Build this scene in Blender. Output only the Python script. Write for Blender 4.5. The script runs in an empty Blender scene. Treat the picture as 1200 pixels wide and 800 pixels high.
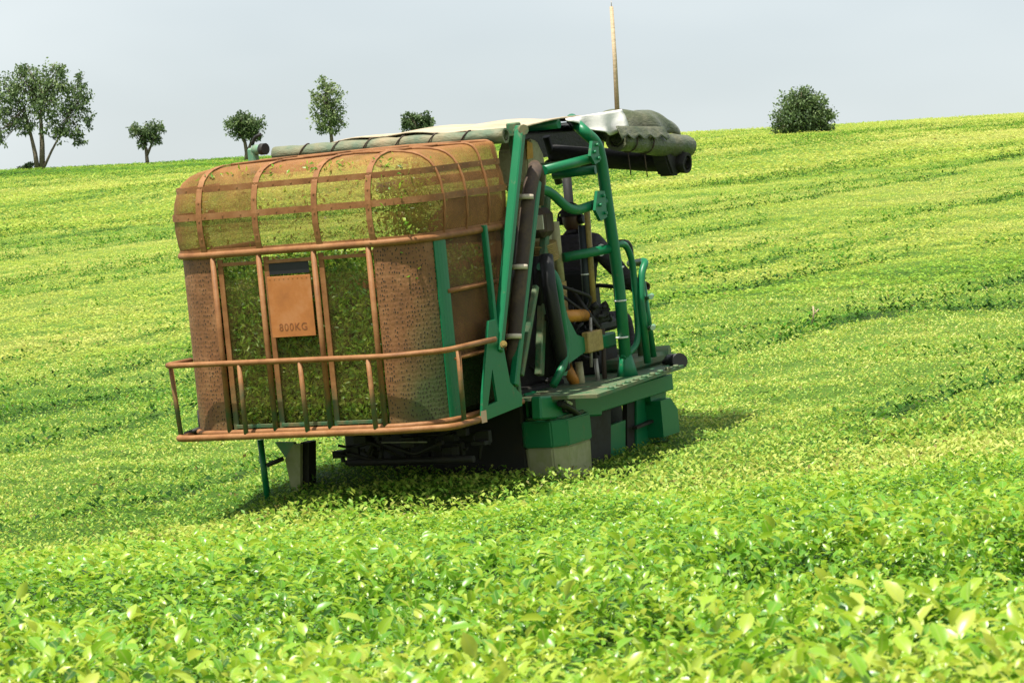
import bpy, bmesh, math, random
import numpy as np
from mathutils import Vector, Matrix
random.seed(7); rng = np.random.default_rng(11)
S = bpy.context.scene
rad = math.radians
# ------------------------------------------------------------------ camera, sky, sun, exposure
cam_d = bpy.data.cameras.new('camera'); cam = bpy.data.objects.new('camera', cam_d)
S.collection.objects.link(cam); S.camera = cam
cam.location = (0, 0, 0); cam.rotation_euler = (rad(90), 0, 0)
cam_d.sensor_width = 36; cam_d.lens = 108; cam_d.clip_start = .1; cam_d.clip_end = 6000
cam_d.dof.use_dof = True; cam_d.dof.focus_distance = 27; cam_d.dof.aperture_fstop = 24
SUN_EL, SUN_TRAVEL = 67, 42            # elevation; heading the light travels to, clockwise from +Y
w = bpy.data.worlds.new('World'); S.world = w; w.use_nodes = True
nt = w.node_tree; nt.nodes.clear()
def nn(nt, t, **k):
    n = nt.nodes.new(t)
    for a, b in k.items(): setattr(n, a, b)
    return n
sky = nn(nt, 'ShaderNodeTexSky', sky_type='NISHITA', sun_disc=False, sun_elevation=rad(SUN_EL), sun_rotation=rad(SUN_TRAVEL + 180), air_density=1.0, dust_density=3.0, ozone_density=1.0)
tc = nn(nt, 'ShaderNodeTexCoord')
mp = nn(nt, 'ShaderNodeMapping'); mp.inputs['Scale'].default_value = (2.0, 2.0, 6.0)
noi = nn(nt, 'ShaderNodeTexNoise'); noi.inputs['Scale'].default_value = 1.3; noi.inputs['Detail'].default_value = 4
rmp = nn(nt, 'ShaderNodeMapRange'); rmp.inputs['From Min'].default_value = .3; rmp.inputs['From Max'].default_value = .7
rmp.inputs['To Min'].default_value = .50; rmp.inputs['To Max'].default_value = .98
mx = nn(nt, 'ShaderNodeMix', data_type='RGBA'); mx.inputs['B'].default_value = (6.35, 6.85, 6.95, 1)
bg = nn(nt, 'ShaderNodeBackground'); bg.inputs['Strength'].default_value = .078
wo = nn(nt, 'ShaderNodeOutputWorld')
L = nt.links.new
L(tc.outputs['Generated'], mp.inputs[0]); L(mp.outputs[0], noi.inputs['Vector']); L(noi.outputs['Fac'], rmp.inputs['Value'])
L(rmp.outputs[0], mx.inputs['Factor']); L(sky.outputs[0], mx.inputs['A']); L(mx.outputs['Result'], bg.inputs['Color']); L(bg.outputs[0], wo.inputs['Surface'])
sd = bpy.data.lights.new('sun', 'SUN'); sd.energy = 4.6; sd.angle = rad(.6); sd.color = (1, .955, .88)
sun = bpy.data.objects.new('sun', sd); S.collection.objects.link(sun)
ce, az = math.cos(rad(SUN_EL)), rad(SUN_TRAVEL)
sdir = Vector((math.sin(az) * ce, math.cos(az) * ce, -math.sin(rad(SUN_EL))))
sun.rotation_euler = sdir.to_track_quat('-Z', 'Y').to_euler()
S.view_settings.view_transform = 'Standard'; S.view_settings.look = 'None'
S.view_settings.exposure = .88; S.view_settings.gamma = 1
S.cycles.max_bounces = 8; S.cycles.transparent_max_bounces = 16; S.cycles.diffuse_bounces = 3

# ------------------------------------------------------------------ materials
def mat(name):
    m = bpy.data.materials.new(name); m.use_nodes = True
    nt = m.node_tree; nt.nodes.clear()
    return m, nt, nn(nt, 'ShaderNodeOutputMaterial')
def ramp(nt, fac, stops):
    r = nn(nt, 'ShaderNodeValToRGB'); e = r.color_ramp.elements
    e[0].position, e[0].color = stops[0][0], (*stops[0][1], 1)
    e[1].position, e[1].color = stops[-1][0], (*stops[-1][1], 1)
    for p, c in stops[1:-1]:
        k = e.new(p); k.color = (*c, 1)
    nt.links.new(fac, r.inputs[0]); return r.outputs[0]
def noise(nt, scale, detail=4, rough=.55, src=None, stretch=None):
    t = nn(nt, 'ShaderNodeTexCoord'); n = nn(nt, 'ShaderNodeTexNoise')
    n.inputs['Scale'].default_value = scale; n.inputs['Detail'].default_value = detail; n.inputs['Roughness'].default_value = rough
    v = t.outputs['Object']
    if stretch:
        m = nn(nt, 'ShaderNodeMapping'); m.inputs['Scale'].default_value = stretch; nt.links.new(v, m.inputs[0]); v = m.outputs[0]
    nt.links.new(v, n.inputs['Vector']); return n.outputs['Fac']
def math_(nt, op, a, b=None, clamp=False):
    m = nn(nt, 'ShaderNodeMath', operation=op, use_clamp=clamp)
    for i, x in enumerate((a, b)):
        if x is None: continue
        if isinstance(x, (int, float)): m.inputs[i].default_value = x
        else: nt.links.new(x, m.inputs[i])
    return m.outputs[0]
def mixc(nt, f, a, b):
    m = nn(nt, 'ShaderNodeMix', data_type='RGBA')
    for s, x in (('Factor', f), ('A', a), ('B', b)):
        if isinstance(x, (tuple, list)): m.inputs[s].default_value = (*x, 1)
        elif isinstance(x, (int, float)): m.inputs[s].default_value = x
        else: nt.links.new(x, m.inputs[s])
    return m.outputs['Result']
def bump(nt, h, strength, dist=.01):
    b = nn(nt, 'ShaderNodeBump'); b.inputs['Strength'].default_value = strength; b.inputs['Distance'].default_value = dist
    nt.links.new(h, b.inputs['Height']); return b.outputs[0]
def prin(nt, col, rough, spec=.4, normal=None, metallic=0):
    p = nn(nt, 'ShaderNodeBsdfPrincipled')
    if isinstance(col, (tuple, list)): p.inputs['Base Color'].default_value = (*col, 1)
    else: nt.links.new(col, p.inputs['Base Color'])
    if isinstance(rough, (int, float)): p.inputs['Roughness'].default_value = rough
    else: nt.links.new(rough, p.inputs['Roughness'])
    p.inputs['Specular IOR Level'].default_value = spec; p.inputs['Metallic'].default_value = metallic
    if normal is not None: nt.links.new(normal, p.inputs['Normal'])
    return p.outputs[0]
def objz(nt):
    t = nn(nt, 'ShaderNodeTexCoord'); s = nn(nt, 'ShaderNodeSeparateXYZ'); nt.links.new(t.outputs['Object'], s.inputs[0]); return s.outputs['Z']

def m_painted(name, base, dirt, amount=.5, rough=.42, fine=35, metallic=0):
    """painted or coated surface with blotches of dirt, scuffs and slight unevenness"""
    m, nt, out = mat(name)
    a = noise(nt, 5, 6, .65); b = noise(nt, fine, 4, .6)
    f = math_(nt, 'ADD', math_(nt, 'MULTIPLY', a, .7), math_(nt, 'MULTIPLY', b, .3))
    mr = nn(nt, 'ShaderNodeMapRange'); nt.links.new(f, mr.inputs[0])
    mr.inputs['From Min'].default_value = .62 - .3 * amount; mr.inputs['From Max'].default_value = .78 - .15 * amount
    c = mixc(nt, mr.outputs[0], base, dirt)
    c2 = mixc(nt, math_(nt, 'MULTIPLY', b, .35), c, tuple(x * .55 for x in base))
    r = math_(nt, 'ADD', math_(nt, 'MULTIPLY', mr.outputs[0], .35), rough)
    L = nt.links.new; L(prin(nt, c2, r, .45, bump(nt, b, .15, .004), metallic), out.inputs[0])
    return m
GREEN = (.0015, .145, .052); DUST = (.20, .16, .085)
M = {}
M['green'] = m_painted('green_paint', GREEN, DUST, .14)
M['green_dusty'] = m_painted('dusty_green_paint', (.006, .12, .045), DUST, .85, .5)
M['green_pale'] = m_painted('faded_green_paint', (.10, .26, .15), (.30, .27, .18), .5, .5)
M['tank'] = m_painted('tank_plastic', (.30, .29, .17), (.20, .24, .06), .6, .5, 12)
M['cream'] = m_painted('cream_paint', (.42, .38, .20), (.22, .16, .07), .5, .5)
M['gold'] = m_painted('yellowed_metal', (.36, .25, .07), (.12, .08, .03), .5, .45)
M['orange'] = m_painted('orange_paint', (.50, .20, .02), (.16, .07, .02), .5, .45)
M['yellow'] = m_painted('yellow_plate', (.60, .30, .02), (.30, .14, .03), .35, .5)
M['black'] = m_painted('black_rubber', (.009, .009, .010), (.03, .026, .02), .3, .55)
M['dark'] = m_painted('grimy_dark_metal', (.012, .011, .009), (.045, .034, .02), .4, .65)
M['navy'] = m_painted('dark_blue_sleeve', (.012, .018, .026), (.05, .045, .04), .3, .55)
M['hose'] = m_painted('brown_hose_wrap', (.045, .028, .018), (.14, .095, .055), .5, .7)
M['tie'] = m_painted('pale_strap', (.55, .47, .36), (.3, .24, .16), .4, .6)
M['steel'] = m_painted('worn_steel', (.33, .31, .27), (.15, .12, .08), .5, .4, 40, .4)
M['glass'] = m_painted('dusty_lamp_lens', (.55, .52, .40), (.35, .3, .2), .4, .25)
M['white'] = m_painted('white_label', (.7, .7, .68), (.4, .36, .3), .3, .6)
M['pinkish'] = m_painted('faded_sticker', (.60, .35, .22), (.5, .45, .4), .5, .6)

def m_rust(name='rusty_paint', zmix=None):
    m, nt, out = mat(name)
    a = noise(nt, 6, 6, .65); b = noise(nt, 60, 4, .7)
    c = ramp(nt, a, [(.3, (.165, .068, .022)), (.5, (.27, .120, .038)), (.72, (.36, .185, .075))])
    c = mixc(nt, math_(nt, 'MULTIPLY', b, .5), c, (.13, .045, .018))
    if zmix:
        mr = nn(nt, 'ShaderNodeMapRange'); nt.links.new(math_(nt, 'ADD', objz(nt), math_(nt, 'MULTIPLY', math_(nt, 'SUBTRACT', a, .5), .9)), mr.inputs[0])
        mr.inputs['From Min'].default_value = zmix[0]; mr.inputs['From Max'].default_value = zmix[1]
        c = mixc(nt, mr.outputs[0], (.03, .10, .045), c)
    nt.links.new(prin(nt, c, .62, .3, bump(nt, b, .35, .006)), out.inputs[0]); return m
M['rust'] = m_rust(); M['rust_z'] = m_rust('rust_over_green', (.55, 1.0))

def m_sheet():
    """perforated, dimpled sheet: rusty above, green paint showing low down, tone turning dark green round the right side"""
    m, nt, out = mat('perforated_rusty_sheet')
    tco = nn(nt, 'ShaderNodeTexCoord'); sep = nn(nt, 'ShaderNodeSeparateXYZ'); nt.links.new(tco.outputs['Object'], sep.inputs[0])
    a = noise(nt, 4, 5, .6); b = noise(nt, 70, 3, .6)
    v = nn(nt, 'ShaderNodeTexVoronoi'); v.inputs['Scale'].default_value = 36; v.inputs['Randomness'].default_value = .55
    mp = nn(nt, 'ShaderNodeMapping'); mp.inputs['Scale'].default_value = (1.4, 1.4, .75)
    nt.links.new(tco.outputs['Object'], mp.inputs[0]); nt.links.new(mp.outputs[0], v.inputs['Vector'])
    hole = math_(nt, 'LESS_THAN', v.outputs['Distance'], math_(nt, 'ADD', .10, math_(nt, 'MULTIPLY', b, .34)))
    rusty = ramp(nt, a, [(.3, (.125, .056, .022)), (.5, (.23, .100, .036)), (.72, (.34, .17, .075))])
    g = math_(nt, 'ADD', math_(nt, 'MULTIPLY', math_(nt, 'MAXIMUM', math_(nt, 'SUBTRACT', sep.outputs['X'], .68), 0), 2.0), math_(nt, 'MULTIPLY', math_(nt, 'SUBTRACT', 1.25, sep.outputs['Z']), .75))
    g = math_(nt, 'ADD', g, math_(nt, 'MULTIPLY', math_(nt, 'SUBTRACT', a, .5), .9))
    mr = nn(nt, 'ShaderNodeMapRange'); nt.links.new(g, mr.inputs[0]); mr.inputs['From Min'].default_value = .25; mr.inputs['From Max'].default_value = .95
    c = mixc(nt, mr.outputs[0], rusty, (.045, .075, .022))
    c = mixc(nt, math_(nt, 'MULTIPLY', b, .4), c, (.08, .035, .015))
    c = mixc(nt, math_(nt, 'MULTIPLY', hole, .92), c, (.016, .012, .007))
    hgt = math_(nt, 'MULTIPLY', v.outputs['Distance'], -1)
    p = prin(nt, c, .6, .35, bump(nt, hgt, .35, .010))
    nt.links.new(p, out.inputs[0]); return m
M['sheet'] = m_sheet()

def m_net(name, cols, opac, face=.9, scale=7, patch=0):
    """woven wire net: threads with see-through gaps, closing up at grazing angles"""
    m, nt, out = mat(name)
    a = noise(nt, scale, 5, .6); b = noise(nt, 150, 2, .5)
    c = ramp(nt, a, [(.3, cols[0]), (.7, cols[1])])
    lw = nn(nt, 'ShaderNodeLayerWeight'); lw.inputs['Blend'].default_value = .5
    f = math_(nt, 'POWER', lw.outputs['Facing'], 1.6)
    al = math_(nt, 'ADD', math_(nt, 'MULTIPLY', f, face - opac), opac)
    al = math_(nt, 'ADD', al, math_(nt, 'MULTIPLY', math_(nt, 'SUBTRACT', b, .5), .8))
    al = math_(nt, 'ADD', al, math_(nt, 'MULTIPLY', math_(nt, 'SUBTRACT', a, .5), patch), True)
    t = nn(nt, 'ShaderNodeBsdfTransparent'); mixs = nn(nt, 'ShaderNodeMixShader')
    nt.links.new(al, mixs.inputs[0]); nt.links.new(t.outputs[0], mixs.inputs[1]); nt.links.new(prin(nt, c, .7, .25), mixs.inputs[2])
    nt.links.new(mixs.outputs[0], out.inputs[0]); return m
M['net'] = m_net('rusty_wire_net', [(.18, .08, .022), (.28, .125, .036)], .42, 1.0, 4, .55)
M['screen'] = m_net('dark_wire_screen', [(.10, .08, .02), (.18, .12, .035)], .10, .6, 9, .25)
M['sidenet'] = m_net('brown_side_net', [(.10, .05, .018), (.18, .085, .03)], .32, 1.0, 4, .5)

def m_cloth(name, ca, cb, rough=.6, wr=.4, spec=.3):
    m, nt, out = mat(name)
    a = noise(nt, 3.5, 5, .6); b = noise(nt, 14, 4, .6, stretch=(1, 1, 2.5))
    c = ramp(nt, a, [(.35, ca), (.68, cb)])
    nt.links.new(prin(nt, c, rough, spec, bump(nt, b, wr, .03)), out.inputs[0]); return m
M['beige_sheet'] = m_cloth('beige_tarpaulin', (.34, .27, .17), (.46, .38, .26))
M['white_sheet'] = m_cloth('white_tarpaulin', (.60, .58, .52), (.72, .70, .65), .6, .12)
M['green_tarp'] = m_cloth('mossy_green_tarpaulin', (.05, .065, .022), (.13, .125, .075), .45, .6, .5)
M['dark_tarp'] = m_cloth('dark_tarpaulin', (.008, .0075, .006), (.02, .016, .012), .7)
M['roll'] = m_cloth('sun_bleached_green_tarpaulin', (.10, .14, .085), (.26, .21, .12))
M['shirt'] = m_cloth('dark_overalls', (.036, .030, .038), (.062, .052, .060), .85, .8, .2)
M['cuff'] = m_cloth('blue_grey_cuff', (.10, .12, .18), (.16, .18, .24), .85)
M['skin'] = m_cloth('brown_skin', (.06, .028, .016), (.085, .04, .022), .5, .1)
M['hair'] = m_cloth('black_cap', (.010, .009, .010), (.02, .016, .016), .85)
M['bamboo'] = m_cloth('dry_bamboo', (.36, .27, .16), (.50, .39, .25), .6, .3)

def m_sign():
    m, nt, out = mat('sun_faded_orange_plate')
    a = noise(nt, 5, 6, .65); b = noise(nt, 40, 3, .6, stretch=(1, 1, .3))
    c = ramp(nt, a, [(.3, (.29, .10, .026)), (.5, (.38, .135, .034)), (.7, (.44, .19, .075))])
    c = mixc(nt, math_(nt, 'MULTIPLY', b, .3), c, (.36, .15, .05))
    nt.links.new(prin(nt, c, .6, .3, bump(nt, b, .15, .004)), out.inputs[0]); return m
M['sign'] = m_sign()
M['letter'] = m_painted('weathered_lettering', (.20, .065, .018), (.36, .12, .03), .4, .6, 60)

def m_leaf(name, stops, trans=.35, rough=.38, spec=.5, tcol=1.25, dry=0, vein=False):
    m, nt, out = mat(name)
    at = nn(nt, 'ShaderNodeAttribute'); at.attribute_name = 'tint'
    c = ramp(nt, at.outputs['Fac'], stops)
    if vein:
        ar = nn(nt, 'ShaderNodeAttribute'); ar.attribute_name = 'rib'
        mr = nn(nt, 'ShaderNodeMapRange'); nt.links.new(ar.outputs['Fac'], mr.inputs[0]); mr.inputs['From Min'].default_value = .02; mr.inputs['From Max'].default_value = .10; mr.inputs['To Min'].default_value = .45; mr.inputs['To Max'].default_value = 0
        c = mixc(nt, mr.outputs[0], c, (.42, .50, .14)); nz = noise(nt, 60, 3, .6); c = mixc(nt, math_(nt, 'MULTIPLY', nz, .25), c, (.08, .20, .012))
    if dry:
        gi = nn(nt, 'ShaderNodeNewGeometry'); c = mixc(nt, math_(nt, 'MULTIPLY', math_(nt, 'GREATER_THAN', gi.outputs['Random Per Island'], 1 - dry), .8), c, (.17, .12, .04))
    p = prin(nt, c, rough, spec)
    tr = nn(nt, 'ShaderNodeBsdfTranslucent')
    hs = nn(nt, 'ShaderNodeHueSaturation'); hs.inputs['Value'].default_value = tcol; hs.inputs['Hue'].default_value = .485
    nt.links.new(c, hs.inputs['Color']); nt.links.new(hs.outputs[0], tr.inputs['Color'])
    ms = nn(nt, 'ShaderNodeMixShader'); ms.inputs[0].default_value = trans
    nt.links.new(p, ms.inputs[1]); nt.links.new(tr.outputs[0], ms.inputs[2]); nt.links.new(ms.outputs[0], out.inputs[0]); return m
TEA = [(0, (.018, .065, .010)), (.3, (.065, .205, .012)), (.55, (.19, .365, .040)), (.8, (.40, .475, .080)), (1, (.51, .525, .15))]
TEA_NEAR = [(0, (.014, .060, .008)), (.3, (.058, .20, .010)), (.55, (.155, .37, .020)), (.8, (.34, .49, .036)), (1, (.47, .53, .08))]
M['tea'] = m_leaf('tea_leaf', TEA_NEAR, .40, .34, .5, vein=True)
M['tea_mid'] = m_leaf('clipped_tea_leaf', TEA, .38, .5, .3, dry=.03)
M['tea_far'] = m_leaf('tea_leaf_far', TEA, .34, .65, .15, dry=.025)
TREE = [(0, (.036, .058, .026)), (.4, (.09, .145, .055)), (.7, (.16, .23, .08)), (1, (.24, .30, .13))]
M['tree_leaf'] = m_leaf('tree_leaf', TREE, .30, .55, .35)

def m_bark():
    m, nt, out = mat('grey_bark')
    a = noise(nt, 6, 5, .6, stretch=(3, 3, 1))
    c = ramp(nt, a, [(.3, (.07, .052, .036)), (.7, (.22, .18, .13))])
    nt.links.new(prin(nt, c, .85, .2, bump(nt, a, .5, .03)), out.inputs[0]); return m
M['bark'] = m_bark()

def m_field():
    m, nt, out = mat('field_soil_and_foliage')
    a = noise(nt, .5, 6, .65); b = noise(nt, 14, 5, .7); c2 = noise(nt, 60, 3, .6)
    at = nn(nt, 'ShaderNodeAttribute'); at.attribute_name = 'tint'
    c = ramp(nt, at.outputs['Fac'], TEA)
    c = mixc(nt, math_(nt, 'MULTIPLY', b, .75), c, (.04, .06, .014))
    c = mixc(nt, math_(nt, 'MULTIPLY', math_(nt, 'GREATER_THAN', c2, .56), .45), c, (.09, .065, .02))
    h = math_(nt, 'ADD', b, c2)
    nt.links.new(prin(nt, c, .85, .15, bump(nt, h, .8, .08)), out.inputs[0]); return m
M['field'] = m_field()

# ------------------------------------------------------------------ helpers
def sst(a, b, x):
    t = np.clip((np.asarray(x, float) - a) / (b - a), 0, 1); return t * t * (3 - 2 * t)
_perm = rng.random((256, 256))
def vnoise(x, y):
    x = np.asarray(x, float); y = np.asarray(y, float)
    xi = np.floor(x).astype(int); yi = np.floor(y).astype(int); fx = x - xi; fy = y - yi
    fx = fx * fx * (3 - 2 * fx); fy = fy * fy * (3 - 2 * fy)
    g = lambda i, j: _perm[i & 255, j & 255]
    return (g(xi, yi) * (1 - fx) + g(xi + 1, yi) * fx) * (1 - fy) + (g(xi, yi + 1) * (1 - fx) + g(xi + 1, yi + 1) * fx) * fy
def fbm(x, y, o=3):
    r = 0; a = .5
    for k in range(o):
        r = r + a * vnoise(x * 2 ** k + 17 * k, y * 2 ** k + 31 * k); a *= .5
    return r / (1 - .5 ** o)
def tag(o, label=None, cat=None, group=None, kind=None):
    for k, v in (('label', label), ('category', cat), ('group', group), ('kind', kind)):
        if v: o[k] = v
    return o
def link(name, me, m, parent=None):
    o = bpy.data.objects.new(name, me); S.collection.objects.link(o)
    if m is not None: me.materials.append(M[m] if isinstance(m, str) else m)
    if parent is not None: o.parent = parent
    return o
def np_mesh(name, verts, faces_flat, sizes, attr=None, smooth=True):
    me = bpy.data.meshes.new(name); n = len(verts)
    me.vertices.add(n); me.vertices.foreach_set('co', np.ascontiguousarray(verts, dtype=np.float32).ravel())
    me.loops.add(len(faces_flat)); me.loops.foreach_set('vertex_index', np.asarray(faces_flat, dtype=np.int32))
    me.polygons.add(len(sizes)); st = np.concatenate([[0], np.cumsum(sizes)[:-1]]).astype(np.int32)
    me.polygons.foreach_set('loop_start', st)
    me.polygons.foreach_set('use_smooth', np.full(len(sizes), smooth, dtype=bool))
    if attr is not None:
        a = me.attributes.new('tint', 'FLOAT', 'POINT'); a.data.foreach_set('value', np.asarray(attr, dtype=np.float32))
    me.update(calc_edges=True); me.validate(); return me
# leaf templates: (along, side, lift), faces
T_NEAR = (np.array([[0, 0, 0], [.32, -.42, .10], [.32, 0, 0], [.32, .42, .10], [.66, -.38, .02], [.66, 0, -.07], [.66, .38, .02], [1, 0, -.22]]),
          [(0, 2, 1), (0, 3, 2), (1, 2, 5, 4), (2, 3, 6, 5), (4, 5, 7), (5, 6, 7)])
T_MID = (np.array([[0, 0, 0], [.5, -.45, .08], [.55, 0, -.02], [.5, .45, .08], [1, 0, -.1]]), [(0, 2, 1), (0, 3, 2), (1, 2, 4), (2, 3, 4)])
T_FAR = (np.array([[0, 0, 0], [.5, -.5, .05], [1, 0, -.08], [.5, .5, .05]]), [(0, 3, 2, 1)])
def leaves(name, P, A, Nrm, ln, wd, tint, T):
    tv, tf = T
    A = A / np.linalg.norm(A, axis=1, keepdims=True)
    Sd = np.cross(A, Nrm); Sd /= np.linalg.norm(Sd, axis=1, keepdims=True) + 1e-9
    Nn = np.cross(Sd, A)
    V = (P[:, None] + A[:, None] * (tv[None, :, 0:1] * ln[:, None, None]) + Sd[:, None] * (tv[None, :, 1:2] * wd[:, None, None])
         + Nn[:, None] * (tv[None, :, 2:3] * ln[:, None, None])).reshape(-1, 3)
    k = len(tv); flat = np.array([i for f in tf for i in f]); sz = np.array([len(f) for f in tf])
    F = (np.arange(len(P))[:, None] * k + flat[None]).ravel(); SZ = np.tile(sz, len(P))
    me = np_mesh(name, V, F, SZ, np.repeat(tint, k))
    if k > 4:
        a = me.attributes.new('rib', 'FLOAT', 'POINT'); a.data.foreach_set('value', np.tile(np.abs(tv[:, 1]) + .02, len(P)).astype(np.float32))
    return me

# ------------------------------------------------------------------ terrain
_y = np.linspace(-40, 520, 2801)
_sl = np.interp(_y, [-40, 30, 80, 150, 190, 270, 520], [.077, .077, .0855, .0855, .070, -.03, -.10])
_c = np.cumsum(_sl) * (_y[1] - _y[0]); _c = _c - np.interp(25.5, _y, _c) + (-3.28 + .077 * 25.5)
_fy = [-40, 3, 6.5, 12, 17, 20.5, 23, 26, 60]; _fz = [-.45, -.62, -.73, -.90, -1.07, -1.26, -1.39, -1.54, -3.1]
def bx(y): return np.interp(y, [0, 35, 185, 300], [.095, .095, .054, .054])
def ground(x, y):
    x = np.asarray(x, float); y = np.asarray(y, float)
    pl = np.interp(y, _y, _c) + bx(y) * x
    fg = np.interp(y, _fy, _fz) + .088 * x
    wv = sst(20.0, 25.5, y - .12 * x + .6 * (vnoise(x * .5, y * .5) - .5))
    z = fg * (1 - wv) + pl * wv
    z = z + (fbm(x * .45, y * .45) - .5) * .22 * sst(4, 14, y) * (1 - .65 * sst(32, 55, y)) + (vnoise(x * 1.9 + 9, y * 1.9) - .5) * .09 + (vnoise(x * 4.7, y * 4.7) - .5) * .05
    z = z + (fbm(x * .03 + 5, y * .03) - .5) * 1.0 * sst(45, 110, y)
    inb = np.minimum(1, 1.6 * np.exp(-(((x - .2) / 2.3) ** 4 + ((y - 28.2) / 3.0) ** 4)))      # level under the machine
    lx = (x + 1.54) * .877 - (y - 25.57) * .478
    mp_ = -1.2915 + .02 - .08 * np.clip(lx + 1, 0, 2.6) + .077 * (y - 25.57) + .095 * (x + 1.54)
    return z * (1 - inb) + (mp_ + (vnoise(x * 3, y * 3) - .5) * .06) * inb
def rowc(x, y): return y - .22 * x
def row_gap(x, y):
    """0..1, 1 on the narrow broken gaps between the tea rows, which run up the slope the way the harvester drives"""
    sr = .85 * x - .53 * y + .35 * (fbm(x * .12, y * .12 + 40) - .5) * 2
    per = 1.3 + 0 * sr
    row = np.floor(sr / per); d = np.abs((sr / per) % 1 - .5) * per
    wd = .07 + .0017 * np.clip(y - 25, 0, 200)
    along = .53 * x + .85 * y
    st = sst(.36, .56, .6 * vnoise(along * .09, row * 7.31) + .4 * fbm(x * .1 + 3, y * .1 + 11, 2)) * (.06 + .94 * (vnoise(row * 3.7 + .5, row * 0) > .56))
    g = np.exp(-(d / wd) ** 2) * st * sst(19, 26, y)
    s = rowc(x, y) + .5 * (vnoise(x * .5, y * .5) - .5)
    for s0, xa, xb in ((39.6, .8, 3), (52.5, 4, 7), (33.2, 3, 5)):
        g = np.maximum(g, np.exp(-((s - s0) / .16) ** 2) * sst(xa, xb, x) * sst(.25, .5, vnoise(x * .9, y * .3 + s0)))
    return g
def tall(x, y):
    sb = 26.4 + .28 * np.clip(x + .3, 0, 8)
    return 1 - sst(-.6, .5, rowc(x, y) - sb + 1.0 * (vnoise(x * .8, y * .8) - .5))
def zone(x, y):
    s = rowc(x, y)
    t = .68 + .05 * sst(19, 27, y) + .17 * sst(34, 65, y) + .22 * (vnoise(x * 2.6, y * 2.6) - .5) * sst(26, 18, y) - .03 * sst(28, 34, y)  # far rise puts distance haze into the leaf colour as yellowing
    t = t + (fbm(x * .05, s * .25 + 7) - .5) * .42 + (fbm(x * .4, y * .4) - .5) * .26 + .10 * (vnoise(x * .02, np.floor(s / 2.3) * 7.7) - .5)
    t = t - .34 * sst(150, 172, y + .6 * np.clip(x + 6, 0, 60) * 0 + 3 * (vnoise(x * .2, y * .1) - .5)) * sst(12, -12, x)
    t = t - .16 * np.exp(-((s - 47) / 5.0) ** 2) * sst(-3, 4, x)
    t = t - .12 * np.exp(-((s - 40) / 6.0) ** 2) * sst(2, -6, x)
    t = t - .08 * np.exp(-((s - 29.0) / 2.0) ** 2) * sst(0, -3, x)
    return t
ys = np.concatenate([np.arange(-8, 4, .6), np.arange(4, 34, .16), np.arange(34, 80, .6), np.arange(80, 230, 1.6), np.arange(230, 520, 12)])
us = np.linspace(-1, 1, 181)
GX = us[None] * (7 + .30 * np.maximum(ys, 0))[:, None]; GY = np.repeat(ys[:, None], len(us), 1)
GZ = ground(GX, GY) - .03
V = np.stack([GX, GY, GZ], -1).reshape(-1, 3)
i, j = np.meshgrid(np.arange(len(ys) - 1), np.arange(len(us) - 1), indexing='ij')
q = (i * len(us) + j).ravel(); F = np.stack([q, q + 1, q + 1 + len(us), q + len(us)], 1).ravel()
tv = (zone(GX, GY) - .26 - .4 * row_gap(GX, GY)).ravel()
field = link('field', np_mesh('field', V, F, np.full(len(q), 4), tv), 'field'); tag(field, kind='structure')

# machine frame, used to keep leaves out of its tanks and to pose everything on it
MO = Vector((-1.537862, 25.568050, -1.291524)); MR = Vector((0.877023, -0.478193, 0.046496)); MF = Vector((0.471104, 0.874922, 0.112124)); MU = Vector((-0.094298, -0.076431, 0.992606))
MW = Matrix(((MR.x, MF.x, MU.x, MO.x), (MR.y, MF.y, MU.y, MO.y), (MR.z, MF.z, MU.z, MO.z), (0, 0, 0, 1)))
def to_local(P):
    d = P - np.array(MO); return np.stack([d @ np.array(MR), d @ np.array(MF), d @ np.array(MU)], 1)

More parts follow.
